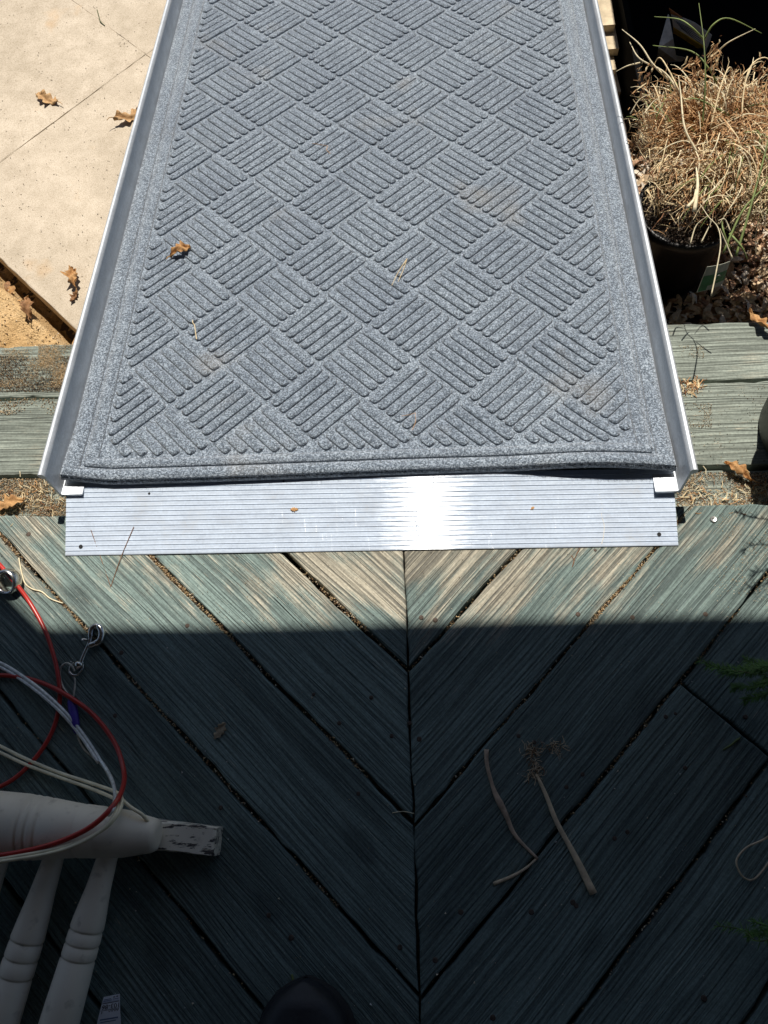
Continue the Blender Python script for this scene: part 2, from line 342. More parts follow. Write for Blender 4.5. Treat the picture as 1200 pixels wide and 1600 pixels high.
def lathe(mb, prof, c, axis=(0, 0, 1), seg=40, m=0):
    """prof: list of (radius, height along axis)"""
    ax = np.array(axis, float); ax /= np.linalg.norm(ax); a = np.array([1., 0, 0]) if abs(ax[0]) < 0.9 else np.array([0, 1., 0])
    a -= ax * (a @ ax); a /= np.linalg.norm(a); b = np.cross(ax, a); c = np.array(c, float); V = []
    for r, h in prof:
        for k in range(seg): t = 2 * math.pi * k / seg; V.append(c + ax * h + (a * math.cos(t) + b * math.sin(t)) * r)
    n = len(prof)
    mb.add(V, [(i * seg + k, i * seg + (k + 1) % seg, (i + 1) * seg + (k + 1) % seg, (i + 1) * seg + k) for i in range(n - 1) for k in range(seg)], m)
GRAIN = ([(1, 0, -.35), (-.5, .87, -.35), (-.5, -.87, -.35), (.15, -.1, .8), (.1, .3, .5)], [(0, 2, 1), (0, 1, 4), (1, 2, 3), (2, 0, 3), (0, 4, 3), (1, 3, 4)])
def grain(mb, p, s, m=0, flat=1.0):
    a = random.uniform(0, 6.28); c, d = math.cos(a), math.sin(a); e = random.uniform(0.45, 1.0)
    mb.add([(p[0] + s * (x * c - y * d * e), p[1] + s * (x * d + y * c * e), p[2] + s * z * flat) for x, y, z in GRAIN[0]], GRAIN[1], m)
def flake(mb, p, L, W, m=0, tilt=0.5, th=0.0006):
    """a small bent chip with thickness"""
    a = random.uniform(0, 6.28); X = np.array([math.cos(a), math.sin(a), random.uniform(-tilt, tilt)]); X /= np.linalg.norm(X)
    Y = np.cross([random.uniform(-tilt, tilt), random.uniform(-tilt, tilt), 1], X); Y /= np.linalg.norm(Y); Z = np.cross(X, Y); p = np.array(p, float); bend = random.uniform(-.3, .5) * L
    pts = []
    for z in (0, th):
        for x, w in ((-1, .4), (-.1, 1), (.5, .8), (1, .25)):
            for s_ in (-1, 1): pts.append(p + X * x * L + Y * s_ * w * W * random.uniform(.7, 1.1) + Z * (z + bend * (1 - x * x)))
    Fc = []
    for i in range(3):
        a0 = i * 2; Fc += [(8 + a0, 8 + a0 + 2, 8 + a0 + 3, 8 + a0 + 1), (a0, a0 + 1, a0 + 3, a0 + 2), (a0, a0 + 2, 8 + a0 + 2, 8 + a0), (a0 + 1, 8 + a0 + 1, 8 + a0 + 3, a0 + 3)]
    mb.add(pts, Fc, m)

# ------------------------------------------------------------------ ground, patio, sand
def sheet(name, x0, x1, y0, y1, nx, ny, zf, mat, kind='structure'):
    V = [(x0 + (x1 - x0) * i / nx, y0 + (y1 - y0) * j / ny) for j in range(ny + 1) for i in range(nx + 1)]
    V = [(x, y, zf(x, y)) for x, y in V]
    Fc = [(j * (nx + 1) + i, j * (nx + 1) + i + 1, (j + 1) * (nx + 1) + i + 1, (j + 1) * (nx + 1) + i) for j in range(ny) for i in range(nx)]
    return tag(mesh(name, V, Fc, mat, smooth=True, origin=(0, 0, 0)), kind=kind)
sheet('ground', -60, 60, -60, 60, 8, 8, lambda x, y: -0.27, 'earth')
SLAB_Z = -0.19
e0, e1 = at(0, 403, SLAB_Z)[:2], at(130, 525, SLAB_Z)[:2]
ed = (e1 - e0) / np.linalg.norm(e1 - e0); en = np.array([-ed[1], ed[0]]);
if en[1] < 0: en = -en                                             # en points away from the trench, over the slabs
j0 = at(0, 257, SLAB_Z)[:2]; k0 = at(200, 63, SLAB_Z)[:2]
patio = empty('patio', (0, 0, 0), kind='structure')
def slab(a0, a1, b0, b1, dz=0.0):
    """rectangle in the patio frame: a along the trench edge, b away from it"""
    g = 0.0002; bev = 0.0012; n = 24; out = []
    def ring(ins, z, jit=0.0):
        P = []
        cs = [(a0 + ins, b0 + ins), (a1 - ins, b0 + ins), (a1 - ins, b1 - ins), (a0 + ins, b1 - ins)]
        for q in range(4):
            c, d = np.array(cs[q]), np.array(cs[(q + 1) % 4])
            for k in range(n):
                w = c + (d - c) * k / n + rng.normal(0, jit, 2); p = e0 + ed * w[0] + en * w[1]; P.append((p[0], p[1], z))
        return P
    V = ring(g, SLAB_Z - 0.055 + dz) + ring(g, SLAB_Z - bev + dz, 0.0006) + ring(g + bev, SLAB_Z + dz, 0.0006); N = 4 * n
    Fc = [(r * N + k, r * N + (k + 1) % N, (r + 1) * N + (k + 1) % N, (r + 1) * N + k) for r in range(2) for k in range(N)] + [tuple(2 * N + k for k in range(N))]
    return mesh('paving_slab', V, Fc, 'concrete', patio)
def pf(p): d = np.array(p[:2]) - e0; return d @ ed, d @ en          # patio frame
bj = pf(at(140, 143, SLAB_Z)); bj0 = pf(j0); b_c = pf(at(215, 75, SLAB_Z))
# the joint (0,257)-(207,97) runs away from the edge: it is a line of constant a
aj = (pf(j0)[0] + pf(at(207, 97, SLAB_Z))[0]) / 2
bk = (pf(at(110, 0, SLAB_Z))[1] + pf(at(200, 63, SLAB_Z))[1]) / 2
for ka, kb, dz in ((0, 0, 0.0), (-1, 0, .0006), (-1, 1, 0.0), (0, 1, -.001), (-2, 0, .001), (-2, 1, -.001), (-1, 2, 0.0), (0, 2, .0005), (-2, 2, 0.0)):
    slab(aj + ka * .612, aj + ka * .612 + .612, 0.0 if kb == 0 else bk + (kb - 1) * .612, bk + kb * .612, dz)

# deck edge and step lines
DE = lambda x: 0.4190 - 0.0365 * x                                 # sawn front edge of the deck planks
STEP_Z = -0.040
def lin(p, q): s = (q[1] - p[1]) / (q[0] - p[0]); return lambda x: p[1] + s * (x - p[0])
L_B1 = lin(at(60, 535, STEP_Z), at(1150, 499, STEP_Z)); L_AB = lin(at(60, 621, STEP_Z), at(1150, 593, STEP_Z)); L_CA = lin(at(40, 745, STEP_Z), at(1150, 730, STEP_Z))
def bumpy(x, y, k=1.0, seed=0):
    return k * (0.5 * math.sin(31 * x + 2 * seed) * math.sin(27 * y + seed) + 0.3 * math.sin(83 * x + 40 * y) + 0.25 * math.sin(57 * y - 91 * x + 1.3) + 0.2 * math.sin(163 * x + 1) * math.sin(171 * y) + 0.15 * math.sin(320 * x + 170 * y) + 0.12 * math.sin(410 * y - 260 * x))
def sandz(x, y):
    d = (np.array([x, y]) - e0) @ en                               # negative in front of the slab edge
    z = -0.185 + bumpy(x, y, 0.007)
    if d > -0.045: z -= 0.085 * min(1, (d + 0.045) / 0.028)
    return z + random.uniform(-.0012, .0012)
sheet('sand', -1.45, -0.30, 0.60, 1.25, 230, 130, sandz, 'sand')
def mulchz(x, y): return -0.212 + bumpy(x, y, 0.006, 2)
sheet('mulch_bed', 0.30, 1.9, 0.60, 2.4, 120, 120, mulchz, 'soil')

# ------------------------------------------------------------------ deck planks
deck = empty('deck', (0, 0, 0), kind='structure')
APY = 0.1772
def clip(poly, n, c):                                              # keep n.p <= c
    out = []
    for i in range(len(poly)):
        p, q = poly[i], poly[(i + 1) % len(poly)]; a, b = n @ p - c, n @ q - c
        if a <= 0: out.append(p)
        if a * b < 0: out.append(p + (q - p) * a / (a - b))
    return out
def plank_mesh(poly, ang, z0, th, mat, parent, name='plank', jit=0.0007, tilt=0.0):
    if len(poly) < 3: return None
    A = sum(poly[i][0] * poly[(i + 1) % len(poly)][1] - poly[(i + 1) % len(poly)][0] * poly[i][1] for i in range(len(poly)))
    if A < 0: poly = poly[::-1]
    if abs(A) < 0.001: return None
    P = []
    for i in range(len(poly)):
        p, q = poly[i], poly[(i + 1) % len(poly)]; L = np.linalg.norm(q - p)
        if L < 0.002: continue
        n = max(1, int(L / 0.02)); nn = np.array([(q - p)[1], -(q - p)[0]]) / L; ph = random.uniform(0, 6)
        for k in range(n):
            w = 0.0009 * math.sin(ph + k * 0.55) if 0 < k else 0
            P.append(p + (q - p) * k / n + nn * (w + (random.gauss(0, jit) if k else 0)))
    N = len(P); nr = []
    for i in range(N):
        d = P[(i + 1) % N] - P[i - 1]; d /= np.linalg.norm(d); nr.append(np.array([-d[1], d[0]]))
    ctr = np.mean(poly, 0); V = []
    for ins, z in ((0.0, -th), (0.0, -0.0035), (0.0010, -0.0012), (0.0030, 0.0)):
        for i in range(N): p = P[i] + nr[i] * ins; V.append((p[0], p[1], z0 + z + tilt * (p - ctr)[0]))
    Fc = [(r * N + k, r * N + (k + 1) % N, (r + 1) * N + (k + 1) % N, (r + 1) * N + k) for r in range(3) for k in range(N)] + [tuple(3 * N + k for k in range(N)), tuple(range(N))[::-1]]
    c, s = math.cos(-ang), math.sin(-ang)
    V = np.array(V); W = V.copy(); W[:, :2] -= ctr; W[:, 2] -= z0
    R = W.copy(); R[:, 0] = c * W[:, 0] - s * W[:, 1]; R[:, 1] = s * W[:, 0] + c * W[:, 1]
    me = bpy.data.meshes.new(name); me.from_pydata(R.tolist(), [], Fc); me.materials.append(MAT[mat])
    o = bpy.data.objects.new(name, me); o.location = (ctr[0], ctr[1], z0); o.rotation_euler = (0, 0, ang); link(o, parent); return o
GAP = 0.0024
wL = [-0.427, -0.285, -0.1425, 0.0, 0.1425, 0.2821, 0.4283, 0.572, 0.716, 0.86, 1.004, 1.148]
wR = [-0.431, -0.288, -0.1440, 0.001, 0.1453, 0.2847, 0.4310, 0.5769, 0.721, 0.865, 1.009, 1.153]
q2 = 1 / math.sqrt(2)
XL, XR, YB = -1.35, 1.35, -0.95
jp0, jp1 = at(1066, 1068), at(1168, 1148)
for side, ws in ((-1, wL), (1, wR)):
    for k in range(len(ws) - 1):
        nrm = np.array([side * q2, -q2]); lo = ws[k] - APY * q2 * 1 + 0; hi = ws[k + 1] - APY * q2
        big = [np.array(p) for p in ((-3., -3.), (3., -3.), (3., 3.), (-3., 3.))]
        g = GAP + random.uniform(-.0006, .0012)
        poly = clip(big, -nrm, -(lo + g)); poly = clip(poly, nrm, hi - g)
        poly = clip(poly, np.array([-side * 1., 0]), -(0.0011))                    # centre seam
        poly = clip(poly, np.array([0.0365, 1.0]), 0.4190 + random.uniform(-.003, .003))
        poly = clip(poly, np.array([0, -1.]), -YB); poly = clip(poly, np.array([1., 0]), XR); poly = clip(poly, np.array([-1., 0]), -XL)
        ang = math.pi / 4 * side; z0 = random.uniform(-.0015, .0012)
        if side == 1 and k == 5:                                                    # the board with the butt joint
            ax = np.array([q2, q2]); c = ax @ jp0[:2]
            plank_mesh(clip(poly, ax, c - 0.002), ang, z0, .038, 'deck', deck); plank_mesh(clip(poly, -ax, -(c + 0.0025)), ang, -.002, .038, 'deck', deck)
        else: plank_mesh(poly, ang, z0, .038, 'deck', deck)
for i, y in enumerate((0.33, -0.07, -0.47, -0.87)):
    MB().box((0, y, -0.10), (1.35, 0.019, 0.060)).build('joist', 'joist', deck)
# nail heads, in pairs over the joists and by the seam
mb = MB()
nails = [(658, 965, 6), (680, 969, 6), (640, 1130, 5), (655, 1155, 6), (612, 1150, 5), (580, 1090, 5), (810, 1150, 5), (835, 1160, 5), (680, 1500, 6), (770, 1590, 6), (625, 1480, 6), (830, 1425, 6), (720, 1425, 6), (895, 1410, 6), (903, 960, 6), (988, 965, 6), (1102, 960, 6), (930, 860, 4), (45, 835, 7), (190, 1020, 6), (293, 978, 6), (180, 1118, 5), (420, 1430, 5), (455, 1465, 6), (910, 1210, 5), (980, 1300, 5), (885, 1230, 5), (1070, 1200, 5), (1040, 1120, 5), (1055, 1115, 4), (1165, 1120, 5), (345, 1262, 5), (530, 1130, 5), (490, 1085, 4), (960, 1310, 5), (560, 1240, 5), (1100, 1560, 6), (900, 1415, 5)]
for x, y, r in nails:
    p = at(x, y); rr = r * 0.0006; lathe(mb, [(0.0001, .0016), (rr * .7, .0015), (rr, .0008), (rr * 1.05, -.002)], p, seg=10)
nh = mb.build('nail_heads', 'nail', deck); tag(nh, kind='stuff')
p = at(1114, 812); mb = MB(); lathe(mb, [(.0006, .0012), (.0016, .0014), (.0019, .003), (.0042, .0034), (.0052, .002), (.0053, -.001)], p, seg=16); mb.build('screw_head', 'nail_bright', deck)

# ------------------------------------------------------------------ step boards in front of the deck
step = empty('step', (0, 0, 0), kind='structure')
def board(f0, f1, x0, x1, z, th=.038, g=.003):
    poly = [np.array([x, f0(x) + g]) for x in (x0, x1)] + [np.array([x, f1(x) - g]) for x in (x1, x0)]
    ang = math.atan2(f0(1) - f0(0), 1); return plank_mesh(poly, ang, z, th, 'step', step, 'board', 0.0011)
board(L_AB, L_B1, -1.4, 1.4, STEP_Z - 0.004); board(L_CA, L_AB, -1.4, 1.4, STEP_Z, g=.0035); board(lambda x: L_CA(x) - 0.145, L_CA, -1.4, 1.4, STEP_Z - .003)
for x in (-1.2, -.4, .4, 1.2): MB().box((x, 0.62, -0.163), (.02, .16, .085)).build('riser_block', 'joist', step)

# ------------------------------------------------------------------ ramp
DV = np.array([0.029998, 0.989621, -0.140534]); GU = np.array([0.9995, -0.0303, 0.0]); NW = np.array([0.0043, 0.1405, 0.9901])
P0 = np.array([-0.05, 0.44, 0.040])
def RP(u, v, w=0.0): return P0 + GU * u + DV * v + NW * w           # ramp frame; w = 0 is the top of the mat
ramp = empty('access_ramp', tuple(RP(0, 0.6, -.02)), 'aluminium wheelchair access ramp with raised side rails sloping down off the deck', 'ramp')
V0 = 0.0
def extrude_uw(prof, v0, v1, nv, closed=True):
    n = len(prof); V = []; UV = []; L = [0]
    for i in range(1, n): L.append(L[-1] + math.dist(prof[i], prof[i - 1]))
    for j in range(nv + 1):
        v = v0 + (v1 - v0) * j / nv
        for i, (u, w) in enumerate(prof): V.append(RP(u, v, w)); UV.append((v, L[i]))
    Fc = [(j * n + i, j * n + (i + 1) % n, (j + 1) * n + (i + 1) % n, (j + 1) * n + i) for j in range(nv) for i in range(n if closed else n - 1)]
    Fc += [tuple(range(n))[::-1], tuple(nv * n + i for i in range(n))]
    return V, Fc, UV
V1 = 1.50; SW = -0.0095; FW = -0.0150
for sgn, ub, v0 in ((-1, -0.4785, 0.009), (1, 0.4575, -0.006)):      # base of the inner face
    s = sgn; pr = [(ub - s * .034, FW), (ub - s * .034, FW + .0022), (ub - s * .004, FW + .0024), (ub - s * .0012, FW + .0035), (ub, FW + .0060), (ub + s * .0012, .034), (ub + s * .0008, .0405),
                   (ub + s * .0018, .0440), (ub + s * .0045, .0462), (ub + s * .0082, .0462), (ub + s * .0110, .0440), (ub + s * .0118, .0405), (ub + s * .0105, .0370), (ub + s * .0075, .0350), (ub + s * .0045, .034), (ub + s * .0035, -.0170), (ub + s * .002, -.0180), (ub - s * .03, -.0180)]
    if s > 0: pr = pr[::-1]
    V, Fc, UV = extrude_uw(pr, v0, V1, 40)
    o = mesh('side_rail', V, Fc, 'rail', ramp, uv=UV, smooth=True)
    try:
        o.data.set_sharp_from_angle(angle=math.radians(35))
    except Exception: pass
V, Fc, UV = extrude_uw([(-.447, SW - .006), (.426, SW - .006), (.426, SW - .0012), (-.447, SW - .0012)], .048, V1, 8)
mesh('surface_panel', V, Fc, 'rail', ramp, uv=UV)
for u in (-.25, 0.0, .25):
    V, Fc, UV = extrude_uw([(u - .02, SW - .013), (u + .02, SW - .013), (u + .02, SW - .0062), (u - .02, SW - .0062)], .03, V1 - .01, 2); mesh('under_channel', V, Fc, 'rail', ramp, uv=UV)
# flap: grooved plate from the deck up to the ramp
fl, fr = at(102, 868, .003), at(1060, 852, .003)
fa = RP(-.4745, .037, -.0100); fb = RP(.4535, .031, -.0100)
def flap_pt(s, t, h=0.0):
    a = fl + (fr - fl) * s; b = fa + (fb - fa) * s; n = np.cross(fr - fl, fa - fl); n /= np.linalg.norm(n); return a + (b - a) * t + n * h
LEN = np.linalg.norm(fa - fl); prof = [(0.0, -.0028), (0.0, -.0004), (.0016, 0.0)]; y = .0052
while y < LEN - .006:
    prof += [(y, 0.0), (y + .0003, -.0007), (y + .0011, -.0007), (y + .0014, 0.0), (y + .0019, .00035), (y + .0028, .00035), (y + .0032, 0.0)]; y += .00765
prof += [(LEN, 0.0), (LEN, -.0028)]
V = []; UV = []; n = len(prof)
for j in range(25):
    for y, h in prof: V.append(flap_pt(j / 24, y / LEN, h)); UV.append((j / 24 * .93, y))
Fc = [(j * n + i, (j + 1) * n + i, (j + 1) * n + (i + 1) % n, j * n + (i + 1) % n) for j in range(24) for i in range(n)] + [tuple(range(n)), tuple(24 * n + i for i in range(n))[::-1]]
flap = mesh('transition_flap', V, Fc, 'flap', ramp, uv=UV)
fnrm = np.cross(fr - fl, fa - fl); fnrm /= np.linalg.norm(fnrm)
def on_flap(x, y, h=.0006):
    d = ray(x, y); return CP + d * ((fl + fnrm * h - CP) @ fnrm) / (d @ fnrm)
for x, y, r in ((126, 854, .0029), (1030, 835, .0029), (233, 771, .0017), (443, 752, .0015), (716, 771, .0012), (1012, 762, .0014)):
    mb = MB(); lathe(mb, [(.00005, .0002), (r, .0004), (r * 1.1, -.0004)], on_flap(x, y), fnrm, 14); mb.build('screw_hole', 'hole', flap)
mb = MB(); pts = [on_flap(x, y, .0006) for x, y in ((938, 760), (937, 775), (941, 790), (940, 806), (944, 820), (943, 838), (940, 850))]
P = spline(pts, 5); tube(mb, P, [.0004 + .0004 * abs(math.sin(i * 1.7)) for i in range(len(P))], 5, flat=.4); mb.build('dried_drip', 'grain_white', flap)

# ------------------------------------------------------------------ mat on the ramp
U0, U1, MV0, MV1 = -.4765, .4545, .0295, 1.46
def matw(u, v):
    """lift of the mat off the ramp: curled right front edge, raised left corner"""
    e = max(0.0, 1 - (v - MV0) / .105); e = e * e * (3 - 2 * e)
    r = 0.0
    if u > .19: t = (u - .19) / .26; r = .0135 * math.sin(min(1, t * 1.0) * math.pi * .80) ** 1.6
    l = .0085 * max(0, 1 - (u - U0) / .075) ** 1.5
    w = .0007 * math.sin(u * 9 + 1) * math.sin(v * 7)
    return e * (r + l) + w + .0009
def vfront(u): return MV0 + .004 * math.sin(u * 5 + .5) - .006 * max(0, (u - .2)) / .25 + .006 * max(0, 1 - (u - U0) / .08)
rmat = empty('floor_mat', tuple(RP(0, .7, -.009)), 'grey carpet runner mat with ribbed basket weave pattern lying on the ramp', 'floor mat')
def warp_uv(u, v):
    f = max(0.0, 1 - (v - MV0) / .12); return u, v + (vfront(u) - MV0) * f
def MP(u, v, w): uu, vv = warp_uv(u, v); return RP(uu, vv, w + matw(u, v))
# base sheet
BASE_W = -.0036
nu, nv = 93, 144; us = np.linspace(U0, U1, nu + 1); vv_ = np.concatenate([np.linspace(MV0, .16, 27), np.linspace(.17, MV1, 96)]); nv = len(vv_) - 1
V = []; 
for v in vv_:
    for u in us: V.append(MP(u, v, BASE_W))
nb = len(V)
for v in vv_:
    for u in us: V.append(MP(u, v - (.0035 if v == vv_[0] else 0), -.0090))
W_ = nu + 1
Fc = [(j * W_ + i, j * W_ + i + 1, (j + 1) * W_ + i + 1, (j + 1) * W_ + i) for j in range(nv) for i in range(nu)]; mi = [0] * len(Fc)
F2 = [(nb + j * W_ + i, nb + (j + 1) * W_ + i, nb + (j + 1) * W_ + i + 1, nb + j * W_ + i + 1) for j in range(nv) for i in range(nu)]; Fc += F2; mi += [1] * len(F2)
rim = [i for i in range(W_)] + [j * W_ + nu for j in range(1, nv + 1)] + [nv * W_ + i for i in range(nu - 1, -1, -1)] + [j * W_ for j in range(nv - 1, 0, -1)]
for a, b in zip(rim, rim[1:] + rim[:1]): Fc.append((b, a, nb + a, nb + b)); mi.append(0)
mesh('mat_base', V, Fc, ['carpet', 'rubber'], rmat, smooth=True, mi=mi)
def ridge_strip(mb, P, half, top=0.0, low=BASE_W, seg=None):
    """raised rounded band along a uv polyline (centre line P), half width"""
    prof = [(-1.0, low - .0008), (-.985, top - .0016), (-.93, top - .0003), (0, top + .0002), (.93, top - .0003), (.985, top - .0016), (1.0, low - .0008)]
    n = len(prof); V = []; m = len(P)
    for i, p in enumerate(P):
        a = np.array(P[max(i - 1, 0)]); b = np.array(P[min(i + 1, m - 1)]); d = (b - a) / np.linalg.norm(b - a); q = np.array([-d[1], d[0]])
        k = 1.0
        for x, w in prof:
            t = np.array(p) + q * x * half * k; V.append(MP(t[0], t[1], w))
    Fc = [(i * n + k, i * n + k + 1, (i + 1) * n + k + 1, (i + 1) * n + k) for i in range(m - 1) for k in range(n - 1)]
    mb.add(V, [f[::-1] for f in Fc])
def seg(a, b, n): return [np.array(a) + (np.array(b) - np.array(a)) * k / n for k in range(n + 1)]
bl = (0.0005, .0295, .0325, .0595)                                   # two border bands, inside out from the edge
for name, d0, d1, top in (('outer_border', .0005, .0262, .0006), ('inner_border', .0298, .0520, .0005)):
    c = (d0 + d1) / 2; h = (d1 - d0) / 2; mb = MB()
    ridge_strip(mb, seg((U0 + c, MV0 + d0), (U0 + c, MV1 - d0), 90), h, top); ridge_strip(mb, seg((U1 - c, MV0 + d0), (U1 - c, MV1 - d0), 90), h, top)
    ridge_strip(mb, seg((U0 + d0 + .003, MV0 + c * .72), (U1 - d0 - .003, MV0 + c * .72), 70), h * .74, top + .0003); ridge_strip(mb, seg((U0 + d1, MV1 - c), (U1 - d1, MV1 - c), 30), h, top)
    mb.build(name, 'carpet', rmat, smooth=True)
# ribs: square cells on the diagonal, six ribs a cell, direction alternating
FU0, FU1, FV0, FV1 = U0 + .0545, U1 - .0535, MV0 + .0425, MV1 - .06
PU, PV, LU, LV = .1590, .1564, -.0081, .1665
def rib(mb, a, b, half):
    a = np.array(a); b = np.array(b); L = np.linalg.norm(b - a)
    if L < 2.0 * half * .8:
        if L < half * .8: return
    d = (b - a) / L; q = np.array([-d[1], d[0]]); r = min(half * .82, L * .45)
    out = []; nseg = max(1, int(L / .022))
    cs = [(r, -half + 0), (L - r, -half), (L - r, half), (r, half)]
    def corner(cx, cy, t0): return [(cx + r * math.cos(t0 + math.pi / 2 * k / 3), cy + r * math.sin(t0 + math.pi / 2 * k / 3)) for k in range(4)]
    out += corner(r, -half + r, math.pi); 
    out += [(r + (L - 2 * r) * k / (nseg + 1), -half) for k in range(1, nseg + 1)]
    out += corner(L - r, -half + r, -math.pi / 2); out += corner(L - r, half - r, 0)
    out += [(L - r - (L - 2 * r) * k / (nseg + 1), half) for k in range(1, nseg + 1)]
    out += corner(r, half - r, math.pi / 2)
    N = len(out); V = []
    wob = random.uniform(-.0003, .0003)
    for ins, w in ((0, BASE_W - .0008), (.0003, BASE_W + .0020), (.0010, -.0005), (.0024, .0001)):
        for x, y in out:
            # inset towards the centre line
            xx = min(max(x, ins), L - ins); yy = y * (1 - ins / half)
            t = a + d * xx + q * (yy + wob); V.append(MP(t[0], t[1], w))
    Fc = [(i * N + k, i * N + (k + 1) % N, (i + 1) * N + (k + 1) % N, (i + 1) * N + k) for i in range(3) for k in range(N)]
    top = 3 * N; k0, k1 = 0, N - 1
    while k1 - k0 > 2: Fc.append((top + k0, top + k0 + 1, top + k1 - 1, top + k1)); k0 += 1; k1 -= 1
    if k1 - k0 == 2: Fc.append((top + k0, top + k0 + 1, top + k1))
    mb.add(V, Fc)
side_l = math.hypot(PU, PV) / 2
for ia in range(-14, 15):
    for ib in range(-4, 22):
        if (ia + ib) % 2 == 0: continue
        c = np.array([LU + PU * ia / 2, LV + PV * ib / 2])
        bs = ia % 2 == 0                                             # True: ribs run down to the right
        d = np.array([q2, -q2]) if bs else np.array([q2, q2]); q = np.array([-d[1], d[0]]); mb = MB(); pitch = .1115 / 6
        for k in range(6):
            off = (k - 2.5) * pitch * .985; m0 = c + q * off; half = .0083; hl = .1115 / 2 - .0038
            lo, hi = -hl, hl
            for ax, l0, l1 in ((0, FU0 + .003, FU1 - .003), (1, FV0 + .003, FV1 - .003)):
                t0, t1 = (l0 - m0[ax]) / d[ax], (l1 - m0[ax]) / d[ax]
                if t0 > t1: t0, t1 = t1, t0
                lo, hi = max(lo, t0), min(hi, t1)
            if hi - lo > .009: rib(mb, m0 + d * lo, m0 + d * hi, half)
        if mb.V: mb.build('rib_block', 'carpet_rib', rmat, smooth=True)
# loose fibres on the front edge
mb = MB()
for k in range(900):
    u = random.uniform(U0 + .01, U1) if k < 420 else random.uniform(.10, U1); p = MP(u, MV0 + random.uniform(-.001, .002), random.uniform(-.006, -.001))
    d = np.array([random.gauss(0, .6), random.uniform(-1.2, -.2), random.gauss(.1, .45)]); L = random.uniform(.0015, .0048) * (1.8 if random.random() < .06 else 1)
    d /= np.linalg.norm(d); e = np.array([random.gauss(0, .5), random.gauss(0, .5), random.gauss(0, .5)])
    tube(mb, [p, p + d * L * .5, p + (d + e * .6) * L], [.00018, .00015, .0001], 3, cap=False)
tag(mb.build('edge_fibres', 'carpet', rmat), kind='stuff')

# ------------------------------------------------------------------ leaves
def leaf(name, px, py, z, size, ang, mat, label, curl=.5, seed=0, group=None, lobes=4, roll=0.0, plane=None, stem=True, slim=1.0, pitch=0.0):
    rs = random.Random(seed); n = 26; cr = [-1, -.6, -.25, 0, .25, .6, 1]; V = []; L = size
    for i in range(n + 1):
        t = i / n; env = math.sin(math.pi * min(1, t * .96 + .03)) ** .75 * (.30 + .22 * t)
        lob = .52 + .48 * (0.5 + .5 * math.cos(2 * math.pi * (t * lobes + .1))) ** .8
        for c in cr:
            side = (1 if c >= 0 else -1); lb = lob * (1 + .12 * math.sin(t * 17 + seed + side))
            y = c * env * lb * L * .62 * slim; x = (t - .5) * L
            zz = curl * L * (.35 * (y / (L * .3 * slim)) ** 2 * (.6 + .5 * math.sin(t * 5 + seed)) + .14 * math.sin(t * 6.3 + seed * 1.7) + .10 * math.sin(9 * t + 4 * c + seed)) + (.0 if c else -.004 * L)
            V.append((x, y, zz))
    V = np.array(V); V[:, 2] += roll * V[:, 1] + pitch * V[:, 0]; V[:, 2] -= V[:, 2].min() - .0006
    nb = len(V); B = V.copy(); B[:, 2] -= .0005; W = len(cr)
    Fc = [(i * W + k, (i + 1) * W + k, (i + 1) * W + k + 1, i * W + k + 1) for i in range(n) for k in range(W - 1)]
    Fc += [tuple(nb + q for q in f[::-1]) for f in Fc[:]]
    rim = [i * W for i in range(n + 1)] + [n * W + k for k in range(1, W)] + [i * W + W - 1 for i in range(n - 1, -1, -1)] + [k for k in range(W - 2, 0, -1)]
    for a, b in zip(rim, rim[1:] + rim[:1]): Fc.append((b, a, nb + a, nb + b))
    mb = MB(); mb.add(np.vstack([V, B]), Fc)
    if stem:
        s0 = V[3]; tube(mb, spline([s0, s0 + [-.10 * L, .01 * L, .02 * L], s0 + [-.22 * L, .05 * L * rs.choice((-1, 1)), -.0 * L]], 3), [.0011, .001, .0009, .0009, .0008, .0008, .0008][:7], 5)
    A = np.array(mb.V); A[:, 2] -= A[:, 2].min(); c, s = math.cos(ang), math.sin(ang)
    me = bpy.data.meshes.new(name); me.from_pydata(A.tolist(), [], mb.F); me.materials.append(MAT[mat]); me.polygons.foreach_set('use_smooth', np.ones(len(me.polygons), dtype=bool))
    o = bpy.data.objects.new(name, me)
    if plane == 'mat':
        d = ray(px, py); p = CP + d * ((P0 + NW * .0012 - CP) @ NW) / (d @ NW)
        X = GU * c + DV * s; Y = -GU * s + DV * c; m = Matrix([[X[i], Y[i], NW[i], p[i]] for i in range(3)] + [[0, 0, 0, 1]]); o.matrix_world = m
    else: o.location = at(px, py, z); o.rotation_euler = (0, 0, ang)
    if plane == 'mat': o.location = Vector(p)
    link(o); tag(o, label, 'leaf', group); return o
ZS = SLAB_Z + .0003
leaf('dry_leaf', 283, 396, 0, .042, .6, 'leaf_orange', 'curled orange brown oak leaf lying on the grey mat', .85, 3, plane='mat', roll=.35)
leaf('dry_leaf', 76, 158, ZS, .062, 2.7, 'leaf_tan', 'tan oak leaf alone on the upper concrete slab', .45, 5, roll=-.1)
leaf('dry_leaf', 202, 187, ZS, .065, .35, 'leaf_tan', 'tan oak leaf on concrete tucked against the left ramp rail', .6, 8, roll=.25)
leaf('dry_leaf', 117, 437, ZS, .056, 1.9, 'leaf_orange', 'larger curled brown leaf on concrete near the sand trench', .9, 11, roll=.3)
leaf('dry_leaf', 117, 465, ZS, .030, 1.2, 'leaf_brown', 'small brown leaf scrap just below the curled leaf on concrete', .6, 12, stem=False)
leaf('dry_leaf', 46, 483, -.178, .052, 1.8, 'leaf_brown', 'brown leaf half standing in the sand trench', .7, 14, roll=.4)
leaf('dry_leaf', 14, 788, STEP_Z + .004, .052, .2, 'leaf_orange', 'flat orange brown leaf on sandy board at left photo edge', .35, 17)
